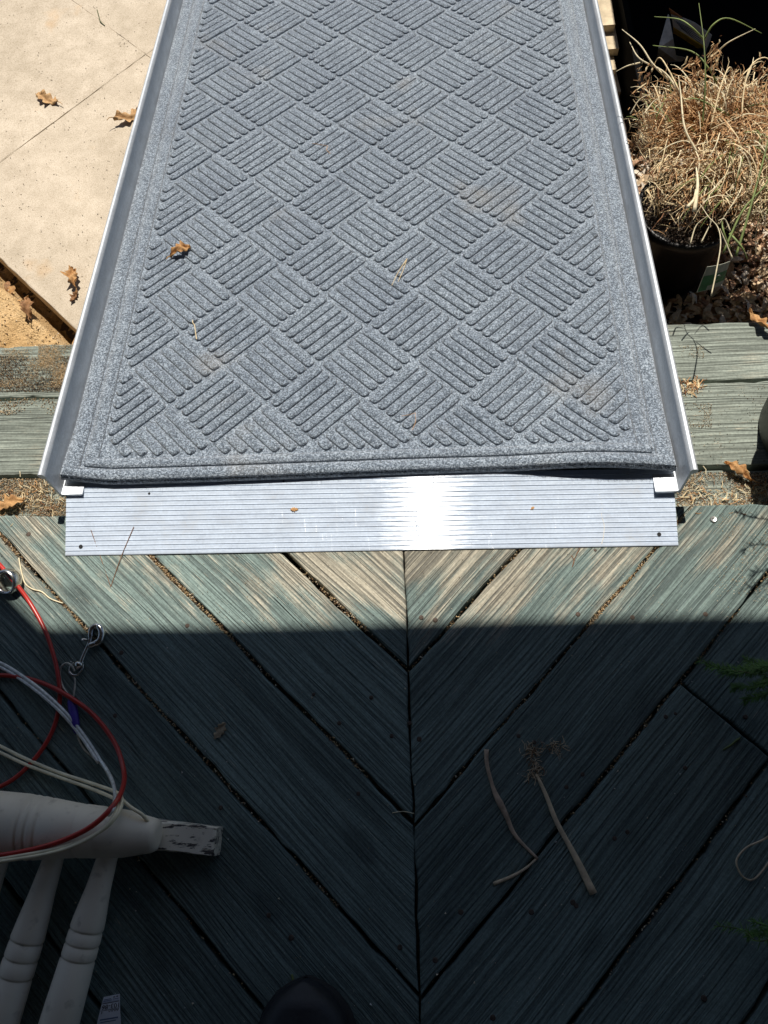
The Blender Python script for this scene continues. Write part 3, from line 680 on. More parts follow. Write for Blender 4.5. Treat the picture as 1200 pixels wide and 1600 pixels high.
leaf('dry_leaf', 1186, 508, STEP_Z - .002, .060, 2.15, 'leaf_orange', 'orange brown leaf leaning on the board edge beside the mulch', .6, 19, slim=.62, roll=.3)
leaf('dry_leaf', 1152, 738, STEP_Z + .002, .050, 2.4, 'leaf_orange', 'orange oak leaf beside the shaded round black pot', .7, 21, slim=.8)
leaf('dry_leaf', 344, 1142, .0015, .026, 1.0, 'leaf_grey', 'small pale leaf scrap on the shaded left deck planks', .25, 23, stem=False, slim=1.3)
leaf('leaf_scrap', 460, 796, 0, .012, 3.1, 'leaf_orange', 'tiny rust red leaf scrap on the left part of the flap', .1, 24, stem=False, slim=1.2).location = on_flap(460, 796, .0009)
leaf('leaf_scrap', 832, 794, 0, .007, .6, 'leaf_orange', 'tiny rust red speck of leaf on the right part of the flap', .1, 25, stem=False, slim=1.2).location = on_flap(832, 794, .0009)

# ------------------------------------------------------------------ stalks, needles, strings
def stick(name, pts, r, mat, label, cat='twig', sides=6, flat=1.0, n=6, group=None, lift=0.0):
    """pts: (px, py, z of the underside)"""
    P = [at(x, y, z) + np.array([0, 0, 1.]) * 0 for x, y, z in pts]; P = spline(P, n); m = len(P)
    R = [r[0] + (r[1] - r[0]) * i / (m - 1) for i in range(m)] if hasattr(r, '__len__') and len(r) == 2 else ([np.interp(i / (m - 1), np.linspace(0, 1, len(r)), r) for i in range(m)] if hasattr(r, '__len__') else [r] * m)
    P = [p + [0, 0, R[i] * flat] for i, p in enumerate(P)]
    mb = MB(); tube(mb, P, R, sides, flat=flat); o = mb.build(name, mat, smooth=True); return tag(o, label, cat, group)
MAT['stalk'] = simple('dry_stalk', (0.60, 0.48, 0.33), 0.75, 0.3, 90)
MAT['stalk2'] = simple('dry_stalk_dark', (0.46, 0.34, 0.25), 0.75, 0.35, 90)
stick('dry_stalk', [(838, 1210, .001), (852, 1240, .001), (870, 1285, .0012), (897, 1335, .001), (927, 1396, .001)], [.0019, .0025, .0030, .0033, .0034, .0044, .0052], 'stalk', 'straight dry reed stalk on the shaded deck right of the seam', 'stalk', 7, .6)
stick('dry_stalk', [(760, 1171, .001), (761, 1195, .001), (772, 1235, .001), (790, 1272, .001), (805, 1305, .001), (840, 1342, .001)], [.0034, .0030, .0026, .0026, .0046, .0034, .003, .0022, .0018], 'stalk2', 'bowed dry stalk with a knot left of the straight reed stalk', 'stalk', 7, .6)
stick('dry_stalk', [(839, 1341, .0005), (822, 1356, .0005), (800, 1369, .0005), (771, 1381, .0005)], [.0014, .0016, .0020, .0024], 'stalk', 'short pale dry stalk at the lower end of the bowed one', 'stalk', 6, .6)
mb = MB()                                                            # crumbled head of the reed
for k in range(150):
    bx, by, sx, sy = random.choice(((833, 1172, 9, 8), (833, 1172, 9, 8), (868, 1168, 16, 6), (834, 1200, 7, 9), (836, 1212, 8, 5)))
    p = at(random.gauss(bx, sx * .7), random.gauss(by, sy * .7), .0015); a = random.uniform(0, 6.28); L = random.uniform(.002, .007); c = random.gauss(0, .8)
    q = p + np.array([math.cos(a) * L, math.sin(a) * L, random.uniform(0, .002)]); e = q + np.array([math.cos(a + c) * L, math.sin(a + c) * L, random.uniform(-.001, .002)])
    tube(mb, spline([p, q, e], 3), random.uniform(.0002, .0005), 4, m=random.choice((0, 0, 1)))
tag(mb.build('stalk_chaff', ['stalk', 'grain_brown'], origin=at(840, 1185)), 'crumbled seed chaff at the upper end of the straight reed stalk', 'chaff', kind='stuff')
stick('dry_tendril', [(1212, 1300, .012), (1190, 1313, .010), (1165, 1325, .006), (1150, 1345, .003), (1158, 1367, .002), (1173, 1375, .002), (1188, 1364, .003), (1205, 1340, .010)], .0013, 'stalk', 'looped dry tendril on the shaded deck at the right photo edge', 'tendril', 5)
stick('green_sprig', [(1129, 1172, .0005), (1143, 1163, .0008), (1150, 1157, .001), (1156, 1153, .0006)], [.0009, .0012, .0016, .001], 'grass', 'short yellow green stem on the shaded right planks', 'stem', 6)
stick('green_sprig', [(456, 1522, .0005), (460, 1537, .0008)], [.0014, .0016], 'grass', 'tiny pale green stub in front of the black shoe', 'stem', 6)
stick('pine_needle', [(500 + 113, 1270, .0006), (630, 1268, .001), (647, 1271, .0006)], .0007, 'straw_d', 'single pale needle lying across the seam of the shaded deck', 'needle', 5)
stick('cord_strand', [(30, 872, .0005), (34, 893, .0008), (40, 912, .001), (52, 921, .001), (66, 925, .0008), (80, 936, .0008), (99, 943, .0005)], .0011, 'straw_d', 'cream fibre strand beside the chrome ring on sunlit planks', 'strand', 5)
stick('weed_twig', [(152, 16, ZS), (155, 27, ZS + .004), (157, 34, ZS + .002), (164, 41, ZS)], .0012, 'fern_dark', 'small dark weed twig on the slab joint near the top edge', 'twig', 5)
def needle_pair(name, a, b, c, label, on, r=.00055, mat='straw_c'):
    """two pine needles joined at b"""
    mb = MB()
    for e in (a, c):
        m_ = ((b[0] + e[0]) / 2 + random.uniform(-4, 4), (b[1] + e[1]) / 2); tube(mb, spline([on(*b), on(*m_), on(*e)], 4), r, 4)
    return tag(mb.build(name, mat), label, 'needle')
def on_mat(x, y, h=.0018): d = ray(x, y); return CP + d * ((P0 + NW * h - CP) @ NW) / (d @ NW)
def on_fd(x, y): 
    p = on_flap(x, y, .0012); return p if (p - fl) @ np.cross(np.cross(fr - fl, fa - fl), fr - fl) > 0 or True and p[2] > .0035 else at(x, y, .0012)
needle_pair('pine_needle', (142, 828), (173, 917), (209, 823), 'fork of dry pine needles hanging over the left flap edge', on_fd)
needle_pair('pine_needle', (612, 446), (636, 404), (622, 440), 'fork of pale pine needles in the middle of the mat', on_mat, mat='straw_a')
needle_pair('pine_needle', (627, 650), (649, 645), (644, 672), 'tangle of fine pine needles near the mat front', on_mat, mat='straw_b', r=.0004)
needle_pair('pine_needle', (301, 500), (304, 508), (307, 530), 'short pale needle left of centre on the mat', on_mat, mat='straw_a', r=.0007)
needle_pair('pine_needle', (893, 868), (894, 886), (906, 856), 'short brown needle below the right part of the flap', on_fd)
needle_pair('pine_needle', (488, 224), (512, 228), (516, 240), 'thin brown needle on the upper half of the mat', on_mat, mat='straw_b', r=.0005)

# ------------------------------------------------------------------ tie-out cables and snap hook
def cable(name, paths, r, mat, label, cat='cable', sides=10):
    mb = MB()
    for pts in paths:
        P = [at(x, y, z) + np.array([0, 0, r]) for x, y, z in pts]; tube(mb, spline(P, 8), r, sides)
    o = mb.build(name, mat, smooth=True, origin=None); return tag(o, label, cat)
cable('tie_out_cable', [[(-60, 800, .002), (-18, 862, .006), (2, 884, .012), (22, 907, .012), (48, 942, .003), (72, 986, .002), (88, 1035, .002), (95, 1078, .002), (92, 1115, .0015), (80, 1150, .0015), (56, 1186, .0015), (22, 1218, .002), (-20, 1238, .002), (-70, 1250, .002)]],
      .0032, 'red_cable', 'red vinyl coated cable threading the chrome ring at left edge')
cable('tie_out_cable', [[(-80, 1062, .003), (-12, 1056, .003), (30, 1058, .003), (68, 1068, .005), (108, 1088, .0085), (148, 1118, .004), (180, 1160, .004), (194, 1200, .018), (194, 1228, .05), (180, 1257, .088), (146, 1290, .098), (98, 1314, .096), (45, 1329, .092), (-10, 1338, .090), (-70, 1345, .085)]],
      .0033, 'red_cable', 'red vinyl coated cable looping over the white turned post')
cable('coated_wire', [[(-60, 1012, .004), (-10, 1031, .004), (20, 1046, .004), (60, 1074, .009), (98, 1108, .010), (130, 1146, .004), (158, 1188, .006), (174, 1214, .028), (181, 1240, .062), (179, 1262, .090), (170, 1275, .092)], [(-60, 1020, .004), (-10, 1038, .004), (22, 1054, .004), (60, 1081, .009), (97, 1114, .010), (127, 1150, .004), (155, 1192, .006)]],
      .0024, 'clear_cable', 'silvery clear coated wire pair crossing both red cables', 'wire')
cable('cream_cable', [[(-60, 1140, .004), (-5, 1163, .004), (40, 1185, .004), (90, 1206, .006), (138, 1222, .022), (178, 1236, .055), (191, 1246, .068), (188, 1266, .086), (168, 1292, .094), (128, 1314, .097), (80, 1328, .096), (20, 1339, .094), (-40, 1348, .09)],
      [(-60, 1152, .004), (-5, 1173, .004), (40, 1194, .004), (92, 1214, .008), (140, 1231, .026), (176, 1246, .060), (186, 1254, .074), (181, 1272, .090), (160, 1297, .098), (120, 1320, .099), (70, 1335, .097), (0, 1346, .094), (-40, 1352, .09)],
      [(186, 1244, .067), (205, 1261, .074), (222, 1272, .072), (232, 1283, .066)]],
      .0023, 'cream_cable', 'cream plastic cord doubled around the white turned post')
hook = empty('snap_hook', tuple(at(130, 1030)), 'metal snap hook with swivel on a wire loop ending in purple sleeve', 'snap hook')
def zpts(pts): return spline([at(x, y, z) for x, y, z in pts], 8)
mb = MB(); tube(mb, zpts([(138, 1010, .007), (141, 998, .007), (143, 984, .007), (149, 978, .0075), (156, 980, .0075), (159, 990, .0075), (156, 1001, .007), (148, 1006, .007), (140, 1009, .007)]), [.0030] * 10 + [.0044] * 20 + [.0054] * 25 + [.0046] * 10, 10); mb.build('hook', 'steel', hook, smooth=True)
mb = MB(); tube(mb, zpts([(139, 1006, .007), (131, 1024, .0065), (125, 1040, .006)]), [.0028] * 9 + [.0030] * 8, 10); tube(mb, zpts([(136, 1000, .0095), (130, 999, .0105), (129, 1001, .011)]), .0018, 8); mb.build('latch_bolt', 'steel', hook, smooth=True)
mb = MB(); a, b = at(126, 1034, .006), at(120, 1046, .0055); ax = b - a; lathe(mb, [(.0005, 0), (.0056, .0006), (.0068, .003), (.0068, .006), (.0048, .008), (.0030, .012), (.0005, .0125)], a, ax, 16); mb.build('swivel', 'steel', hook, smooth=True)
mb = MB(); tube(mb, zpts([(129, 1034, .006), (129, 1044, .006), (123, 1053, .006), (115, 1055, .006), (109, 1049, .006), (111, 1040, .006), (116, 1036, .006)]), .0016, 8); mb.build('bail', 'steel', hook, smooth=True)
mb = MB(); tube(mb, zpts([(117, 1049, .009), (112, 1040, .010), (104, 1036, .008), (96, 1042, .005), (94, 1056, .003), (98, 1072, .003), (105, 1083, .004), (110, 1093, .005)]), .0014, 8); tube(mb, zpts([(113, 1052, .004), (117, 1062, .004), (117, 1074, .004), (114, 1092, .005)]), .0014, 8)
tube(mb, zpts([(120, 1144, .004), (123, 1155, .002), (131, 1170, .002), (146, 1184, .002), (160, 1197, .004), (168, 1210, .012), (175, 1226, .035), (178, 1240, .058), (177, 1254, .080)]), .0014, 8); mb.build('wire_loop', 'wire', hook, smooth=True)
mb = MB(); P = zpts([(111, 1091, .0062), (114, 1108, .0064), (117, 1128, .0064), (120, 1146, .004)]); n = len(P); tube(mb, P, [np.interp(i / (n - 1), [0, .08, .25, .5, .75, .93, 1], [.0038, .0058, .0064, .0066, .0060, .0040, .0024]) for i in range(n)], 14, flat=.85); mb.build('sleeve', 'purple', hook, smooth=True)
ring = MB(); rc = at(14, 909, .010)
def torus(mb, c, R, r, ax, seg=36, sides=10, flat=1.0):
    ax = np.array(ax, float); ax /= np.linalg.norm(ax); a = np.cross(ax, [0, 1, .3]); a /= np.linalg.norm(a); b = np.cross(ax, a); V = []
    for i in range(seg):
        t = 2 * math.pi * i / seg; d = a * math.cos(t) + b * math.sin(t)
        for k in range(sides): s = 2 * math.pi * k / sides; V.append(np.array(c) + d * (R + r * math.cos(s)) + ax * r * flat * math.sin(s))
    mb.add(V, [(i * sides + k, ((i + 1) % seg) * sides + k, ((i + 1) % seg) * sides + (k + 1) % sides, i * sides + (k + 1) % sides) for i in range(seg) for k in range(sides)])
torus(ring, rc + [0, 0, .002], .0165, .0036, (-.25, -.5, 1), flat=2.6)
tag(ring.build('metal_ring', 'steel', smooth=True), 'thick chrome ring lying on the deck around the red cable', 'ring')

# ------------------------------------------------------------------ white turned chair frame lying on the deck
chair = empty('chair_frame', tuple(at(120, 1340)), 'white turned wooden chair frame with peeling runner lying on shaded deck', 'chair')
pa, pb = at(-95, 1283, .055), at(248, 1306, .055); ax = pb - pa; LP = np.linalg.norm(ax); pr = []
def px_t(x): return (x + 95) / 343.0
key = [(-95, .047), (40, .0435), (46, .0425), (49, .0395), (53, .0425), (58, .0415), (61, .0385), (65, .0415), (72, .0405), (75, .0375), (79, .0400), (110, .0365), (126, .0350), (129, .0335), (133, .0348), (150, .0338), (160, .0335), (164, .0322), (168, .0332), (200, .0300), (228, .0245), (240, .0222), (246, .0195), (248, .012), (248.5, .0005)]
mb = MB(); lathe(mb, [(r * .93, px_t(x) * LP) for x, r in key], pa, ax, 44); mb.build('turned_post', 'chair', chair, smooth=True)
# peeling runner: a bevelled flat bar
c0, c1, c2, c3 = at(150, 1269, .034), at(338, 1293, .034), at(333, 1338, .034), at(150, 1320, .034)
poly = [c0[:2], c3[:2], c2[:2], c1[:2]]; V = []
def ring_pts(ins, z, jit):
    P = []; ctr = np.mean(poly, 0)
    for q in range(4):
        p, r_ = poly[q], poly[(q + 1) % 4]
        for k in range(14): w = p + (r_ - p) * k / 14; d = ctr - w; w = w + d / np.linalg.norm(d) * ins + rng.normal(0, jit, 2); P.append((w[0], w[1], z))
    return P
V = ring_pts(0, .0002, 0) + ring_pts(0, .028, .0004) + ring_pts(.0012, .0325, .0007) + ring_pts(.004, .0345, .0005)
Fc = [(r * 56 + k, r * 56 + (k + 1) % 56, (r + 1) * 56 + (k + 1) % 56, (r + 1) * 56 + k) for r in range(3) for k in range(56)] + [tuple(168 + k for k in range(56))]
o = mesh('runner', V, Fc, 'chair_peel', chair); o['label'] = 'flat runner end with cracked peeling white paint'
def spindle(a, b, key):
    ax = b - a; L = np.linalg.norm(ax); mb = MB(); lathe(mb, [(r, t * L) for t, r in key], a, ax, 36); mb.build('spindle', 'chair', chair, smooth=True)
def skey(t0, t1):
    k = [(0, .0118), (.2, .0155), (t0 - .05, .0200), (t0 - .012, .0208), (t0 - .004, .0203), (t0, .0190), (t0 + .004, .0190), (t0 + .010, .0206)]
    tm = (t0 + t1) / 2
    k += [(tm - .010, .0211), (tm - .004, .0206), (tm, .0194), (tm + .004, .0194), (tm + .010, .0210), (t1 - .010, .0214), (t1 - .003, .0208), (t1, .0197), (t1 + .004, .0197), (t1 + .012, .0214), (t1 + .2, .0232), (1, .0252)]
    return k
spindle(at(174, 1318, .045), at(66, 1690, .028), skey(.38, .50)); spindle(at(90, 1322, .045), at(-30, 1690, .028), skey(.42, .57)); spindle(at(5, 1325, .045), at(-130, 1690, .028), skey(.40, .53))

# ------------------------------------------------------------------ shoe toe at the bottom
shoe = empty('shoe', tuple(at(487, 1640)), 'black rounded shoe toe at the bottom edge of the photo', 'shoe')
tc = at(487, 1527, .05); sx, sy = tc[0] - .012, tc[1] - .006
def shoe_half(t):                                                    # half width at distance t behind the toe
    return float(np.interp(t, [0, .004, .015, .035, .06, .10, .15, .20, .25, .285, .297], [.004, .018, .036, .052, .060, .062, .055, .047, .044, .036, .012]))
def shoe_top(t): return float(np.interp(t, [0, .02, .06, .12, .17, .21, .25, .297], [.040, .056, .066, .078, .100, .118, .115, .110]))
def loft(name, mat, fz, fw, n=30):
    V = []; ts = [.297 * (i / n) ** 1.5 for i in range(n + 1)]; m = 20
    for t in ts:
        w = fw(t); z0, z1 = fz(t)
        for k in range(m):
            a = 2 * math.pi * k / m; c, s = math.cos(a), math.sin(a); e = .65
            x = w * math.copysign(abs(c) ** e, c); zz = (z0 + z1) / 2 + (z1 - z0) / 2 * math.copysign(abs(s) ** .8, s); x *= (1 - .35 * max(0, (zz - z0) / (z1 - z0) - .5) * (1 if t < .3 else 0))
            V.append((sx + x + .02 * t, sy - t, zz))
    Fc = [(i * m + k, i * m + (k + 1) % m, (i + 1) * m + (k + 1) % m, (i + 1) * m + k) for i in range(n) for k in range(m)] + [tuple(range(m))[::-1], tuple(n * m + k for k in range(m))]
    return mesh(name, V, Fc, mat, shoe, smooth=True)
loft('upper', 'shoe', lambda t: (.014, shoe_top(t)), lambda t: shoe_half(t) * .97)
loft('sole', 'sole', lambda t: (.0015, .021), lambda t: shoe_half(t) * 1.05)
mb = MB()
for k in range(4):
    y = sy - .095 - k * .022; z = shoe_top(.095 + k * .022) + .001; tube(mb, spline([(sx - .022, y, z - .006), (sx, y - .003, z + .002), (sx + .024, y, z - .006)], 5), .0028, 7)
mb.build('lace', 'sole', shoe, smooth=True)

# ------------------------------------------------------------------ printed paper slip
slip = empty('paper_slip', tuple(at(172, 1590)), 'folded white paper slip with upside down printed numbers beside the spindle', 'paper')
pc = [at(162, 1558, .012), at(187, 1553, .010), at(192, 1625, .004), at(145, 1632, .004)]
XA = (pc[1] - pc[0]); YA = (pc[3] - pc[0]); 
def SPt(s, t, h=0.0): 
    a = pc[0] + (pc[1] - pc[0]) * s; b = pc[3] + (pc[2] - pc[3]) * s; n = np.cross(YA, XA); n /= np.linalg.norm(n); return a + (b - a) * t + n * h + np.array([0, 0, .0025 * math.sin(t * 3.0)])
V = [SPt(i / 6, j / 12, h) for h in (0, -.0004) for j in range(13) for i in range(7)]
Fc = [(j * 7 + i, (j + 1) * 7 + i, (j + 1) * 7 + i + 1, j * 7 + i + 1) for j in range(12) for i in range(6)]; Fc += [tuple(91 + q for q in f[::-1]) for f in Fc[:]]
rim = [i for i in range(7)] + [j * 7 + 6 for j in range(1, 13)] + [84 + i for i in range(5, -1, -1)] + [j * 7 for j in range(11, 0, -1)]
Fc += [(a, b, 91 + b, 91 + a) for a, b in zip(rim, rim[1:] + rim[:1])]
mesh('sheet', V, Fc, 'paper', slip)
d0, d1 = SPt(.02, .02, -.001), SPt(-.02, .95, -.001)
def lettering(text, s0, s1, t0, t1, name, flip=True, mat='ink'):
    cu = bpy.data.curves.new('txt', 'FONT'); cu.body = text; cu.resolution_u = 2; to = bpy.data.objects.new('txt', cu); COL.objects.link(to)
    dg = bpy.context.evaluated_depsgraph_get(); me = bpy.data.meshes.new_from_object(to.evaluated_get(dg)); bpy.data.objects.remove(to)
    C = np.array([v.co[:] for v in me.vertices]); Fc = [tuple(p.vertices) for p in me.polygons]; bpy.data.meshes.remove(me)
    C[:, 0] = (C[:, 0] - C[:, 0].min()) / np.ptp(C[:, 0]); C[:, 1] = (C[:, 1] - C[:, 1].min()) / np.ptp(C[:, 1])
    V = [SPt(s0 + (s1 - s0) * ((1 - x) if flip else x), t0 + (t1 - t0) * (y if flip else 1 - y), .0004) for x, y, _ in C]
    mesh(name, V, Fc, mat, slip)
lettering('103-86', .06, .96, .175, .275, 'printed_number'); lettering('AAAA', .42, .95, .305, .345, 'printed_letters')
def bar(s0, s1, t0, t1, mat): mesh('printed_line', [SPt(s, t, .0003) for s, t in ((s0, t0), (s0, t1), (s1, t1), (s1, t0))], [(0, 1, 2, 3)], mat, slip)
bar(.04, .97, .288, .296, 'ink'); bar(.03, .97, .135, .150, 'ink'); bar(.05, .5, .055, .07, 'ink_blue'); bar(.05, .55, .085, .10, 'ink_blue'); bar(.62, .74, .03, .05, 'ink'); bar(.80, .92, .025, .045, 'ink'); bar(.6, .95, .075, .088, 'ink_blue'); bar(.05, .95, .115, .122, 'ink_blue'); bar(.10, .13, .31, .36, 'ink'); bar(.1, .9, .47, .50, 'ink_blue'); bar(.15, .8, .53, .55, 'ink_blue')

# ------------------------------------------------------------------ potted plants
def pot(parent, c, z0, z1, r0, r1, mat, soil=-.02, lip=.006):
    h = z1 - z0; mb = MB()
    lathe(mb, [(.0005, 0), (r0 - .006, 0), (r0, .005), (r0 + (r1 - r0) * .9, h * .88), (r1, h - .028), (r1 + lip, h - .026), (r1 + lip + .002, h - .003), (r1 + lip, h), (r1 - .002, h), (r1 - .004, h - .02), (r0 + (r1 - r0) * .75 - .004, h * .72)], (c[0], c[1], z0), seg=56)
    mb.build('pot', mat, parent, smooth=True)
    mb = MB(); lathe(mb, [(r1 - .006, h + soil), (r1 * .6, h + soil + .004), (.0005, h + soil + .006)], (c[0], c[1], z0), seg=32); mb.build('soil', 'soil', parent, smooth=True)
# dead plant in the black nursery pot
pcx, pcy, prz = .535, .993, -.040
dead = empty('potted_plant', (pcx, pcy, -.206), 'dried out brown plant in a black nursery pot beside the ramp', 'plant')
pot(dead, (pcx, pcy), -.206, prz, .075, .083, 'nursery_pot', -.012)
mb = MB(); mcx, mcy = .590, 1.062
clumps = []
for k in range(46):
    a = random.uniform(0, 6.283); r = .165 * math.sqrt(random.random()); x = mcx + r * math.cos(a) * 1.12; y = mcy + r * math.sin(a) * .90
    if x < .462: x = .462 + random.random() * .03
    if y < .945: continue
    clumps.append((x, y, prz + .02 + .075 * math.cos(min(1, r / .2) * 1.45) + random.gauss(0, .012), math.atan2(y - mcy, x - mcx) + random.gauss(0, .5), random.choice((0, 0, 0, 1, 1, 3)), random.uniform(.022, .048)))
for k in range(6800):
    x, y, z, th, cm, sp = random.choice(clumps); g = random.gauss
    p = np.array([x + g(0, sp), y + g(0, sp * .8), z - abs(g(0, .022))]); L = random.uniform(.014, .052) * (1.7 if random.random() < .05 else 1)
    t_ = th + g(0, .75); d = np.array([math.cos(t_), math.sin(t_), g(.45, .45)]); P = [p]
    for s_ in range(4):
        d = d + np.array([g(0, .30), g(0, .30), -.20 + g(0, .2)]); d /= np.linalg.norm(d); P.append(P[-1] + d * L / 4)
    if min(q[0] for q in P) < .447 or (min(q[1] for q in P) < .905 and random.random() < .96) or min(q[2] for q in P) < -.19: continue
    w = random.uniform(.0005, .0011); m = cm if random.random() < .62 else random.choice((0, 1, 2, 2, 3))
    tube(mb, P, [w, w, w * .9, w * .7, w * .35], 3, m=m, cap=False)
for k in range(420):                                                 # long wispy blades out of the crown
    x, y, z, th, cm, sp = random.choice(clumps); g = random.gauss; t_ = th + g(0, .6); L = random.uniform(.05, .12); d = np.array([math.cos(t_) * .6, math.sin(t_) * .6, 1.0 + g(0, .3)]); d /= np.linalg.norm(d); P = [np.array([x + g(0, .02), y + g(0, .02), z - .01])]
    for s_ in range(7): d = d + np.array([math.cos(t_) * .12 + g(0, .12), math.sin(t_) * .12 + g(0, .12), -.26 + g(0, .08)]); d /= np.linalg.norm(d); P.append(P[-1] + d * L / 7)
    if min(q[0] for q in P) < .447 or min(q[1] for q in P) < .90: continue
    tube(mb, P, [.0011, .0011, .001, .0009, .0009, .0008, .0006, .0003], 4, m=random.choice((0, 3, 3, 1, 4)), cap=False, flat=.6)
o = mb.build('dry_foliage', ['straw_a', 'straw_b', 'straw_c', 'straw_d', 'grass'], dead); tag(o, kind='stuff')
def blade(parent, name, pts, r, mat, sides=5, flat=1.0, tip=.3):
    P = spline([np.array(p, float) for p in pts], 6); n = len(P); mb = MB(); tube(mb, P, [r * (1 - (1 - tip) * (i / (n - 1)) ** 1.5) for i in range(n)], sides, flat=flat); return mb.build(name, mat, parent, smooth=True)
def bpx(pts): return [at(x, y, z) for x, y, z in pts]
for pts, r, mt in (
    ([(1097, 200, .05), (1102, 130, .10), (1100, 70, .13), (1092, 5, .15)], .0016, 'grass'),
    ([(1100, 62, .12), (1080, 42, .14), (1060, 30, .14), (1022, 26, .13)], .0017, 'grass'), ([(1100, 62, .12), (1115, 38, .14), (1140, 29, .145), (1190, 52, .13)], .0017, 'grass'),
    ([(1120, 130, .06), (1108, 108, .09), (1080, 80, .10), (1020, 71, .10)], .0018, 'grass'), ([(1121, 81, .07), (1140, 65, .09), (1180, 45, .10)], .0015, 'straw_d'),
    ([(1045, 125, .06), (1020, 100, .08), (1000, 70, .09), (972, 46, .09)], .0018, 'straw_d'), ([(1000, 98, .06), (980, 103, .06), (962, 112, .05)], .0014, 'straw_d'),
    ([(1070, 160, .05), (1040, 115, .07), (1000, 92, .08), (984, 66, .08)], .002, 'straw_d'), ([(1080, 180, .05), (1060, 140, .08), (1045, 110, .09), (1030, 90, .09), (1018, 110, .07)], .0017, 'straw_a'),
    ([(1090, 240, .05), (1070, 200, .07), (1064, 150, .08), (1060, 118, .09)], .0022, 'straw_d'), ([(1110, 200, .06), (1125, 140, .09), (1140, 105, .10), (1150, 128, .08)], .0017, 'straw_a'),
    ([(1180, 240, .05), (1160, 180, .08), (1170, 110, .11), (1195, 90, .11), (1215, 110, .10)], .0018, 'straw_a'), ([(1085, 330, .05), (1090, 290, .06), (1088, 262, .06)], .0038, 'straw_d'), ([(1074, 324, .052), (1084, 312, .056), (1087, 296, .06)], .0032, 'straw_d'),
    ([(1150, 400, .03), (1168, 340, .06), (1190, 260, .09), (1205, 200, .11)], .0024, 'grass'), ([(1130, 395, .03), (1160, 330, .06), (1195, 290, .08), (1215, 250, .10)], .0022, 'grass'), ([(1140, 390, .03), (1130, 360, .05), (1128, 345, .05)], .0022, 'grass'), ([(1140, 365, .04), (1158, 385, .04), (1168, 405, .02)], .0022, 'grass'),
    ([(1140, 180, .06), (1090, 155, .07), (1060, 158, .06)], .0016, 'grass'), ([(1150, 172, .06), (1175, 165, .07), (1205, 160, .07)], .0018, 'grass'), ([(1195, 220, .05), (1170, 205, .06), (1150, 200, .06)], .0026, 'straw_d'), ([(1150, 208, .06), (1210, 206, .06)], .0022, 'straw_d'), ([(1160, 250, .05), (1185, 215, .06), (1210, 190, .07)], .0024, 'straw_d'),
    ([(1005, 180, .05), (1020, 160, .06), (1030, 152, .07)], .0014, 'straw_d'), ([(985, 178, .03), (1000, 155, .05), (1020, 146, .06)], .0013, 'straw_d')):
    blade(dead, 'dry_stem' if mt != 'grass' else 'grass_blade', bpx(pts), r, mt)
mb = MB()                                                            # drooping rusty curled tips
for tx, ty, tz in ((1012, 112, .08), (1003, 135, .06), (1085, 98, .09), (1092, 105, .09), (1117, 75, .11), (1118, 92, .10), (1147, 128, .09), (1152, 115, .09), (1190, 105, .11), (1182, 130, .10), (1195, 150, .09), (1060, 140, .08)):
    for k in range(26):
        p = at(tx + random.gauss(0, 5), ty + random.gauss(0, 9), tz); L = random.uniform(.006, .016); d = np.array([random.gauss(0, .5), random.gauss(-.2, .5), -1.0]); d /= np.linalg.norm(d)
        q = p + d * L * .5; e = q + (d + [random.gauss(0, .6), random.gauss(0, .6), 0]) * L * .5; tube(mb, [p, q, e], [.0008, .0015, .0004], 4, m=random.choice((0, 0, 1, 2)), cap=False, flat=.4)
tag(mb.build('curled_tips', ['straw_b', 'straw_c', 'straw_a'], dead), kind='stuff')
# plant tag on the pot
tagp = empty('plant_tag', tuple(at(1112, 430, -.06)), 'green and grey plastic plant tag hanging at the black nursery pot', 'plant tag')
tq = [at(1105, 417, -.020), at(1141, 408, -.026), at(1129, 444, -.060), at(1089, 457, -.062)]
def tpt(s, t, h=0.0): a = tq[0] + (tq[1] - tq[0]) * s; b = tq[3] + (tq[2] - tq[3]) * s; n = np.cross(tq[3] - tq[0], tq[1] - tq[0]); n /= np.linalg.norm(n); return a + (b - a) * t + n * (h + .003 * math.sin(s * 3.1))
def tagquad(name, s0, s1, t0, t1, h, mat, par, th=.0006):
    V = [tpt(s0 + (s1 - s0) * i / 6, t0 + (t1 - t0) * j, hh) for hh in (h, h - th) for j in (0, 1) for i in range(7)]
    Fc = [(i, 7 + i, 8 + i, 1 + i) for i in range(6)]; Fc += [tuple(14 + q for q in f[::-1]) for f in Fc[:]]; rim = list(range(7)) + list(range(13, 6, -1)); Fc += [(a, b, 14 + b, 14 + a) for a, b in zip(rim, rim[1:] + rim[:1])]
    return mesh(name, V, Fc, mat, par)
pl = tagquad('plate', 0, 1, 0, 1, 0, 'tag_grey', tagp, .0008); tagquad('green_band', .01, .99, .36, .80, .0003, 'tag_green', pl, .0002); tagquad('green_band', .01, .30, .80, .97, .0003, 'tag_green', pl, .0002)
mb = MB(); tube(mb, spline([tpt(s, t, .0006) for s, t in ((.70, .50), (.62, .44), (.54, .48), (.52, .58), (.58, .66), (.68, .62))], 5), .0007, 5, flat=.4); mb.build('printed_curl', 'grain_white', pl)

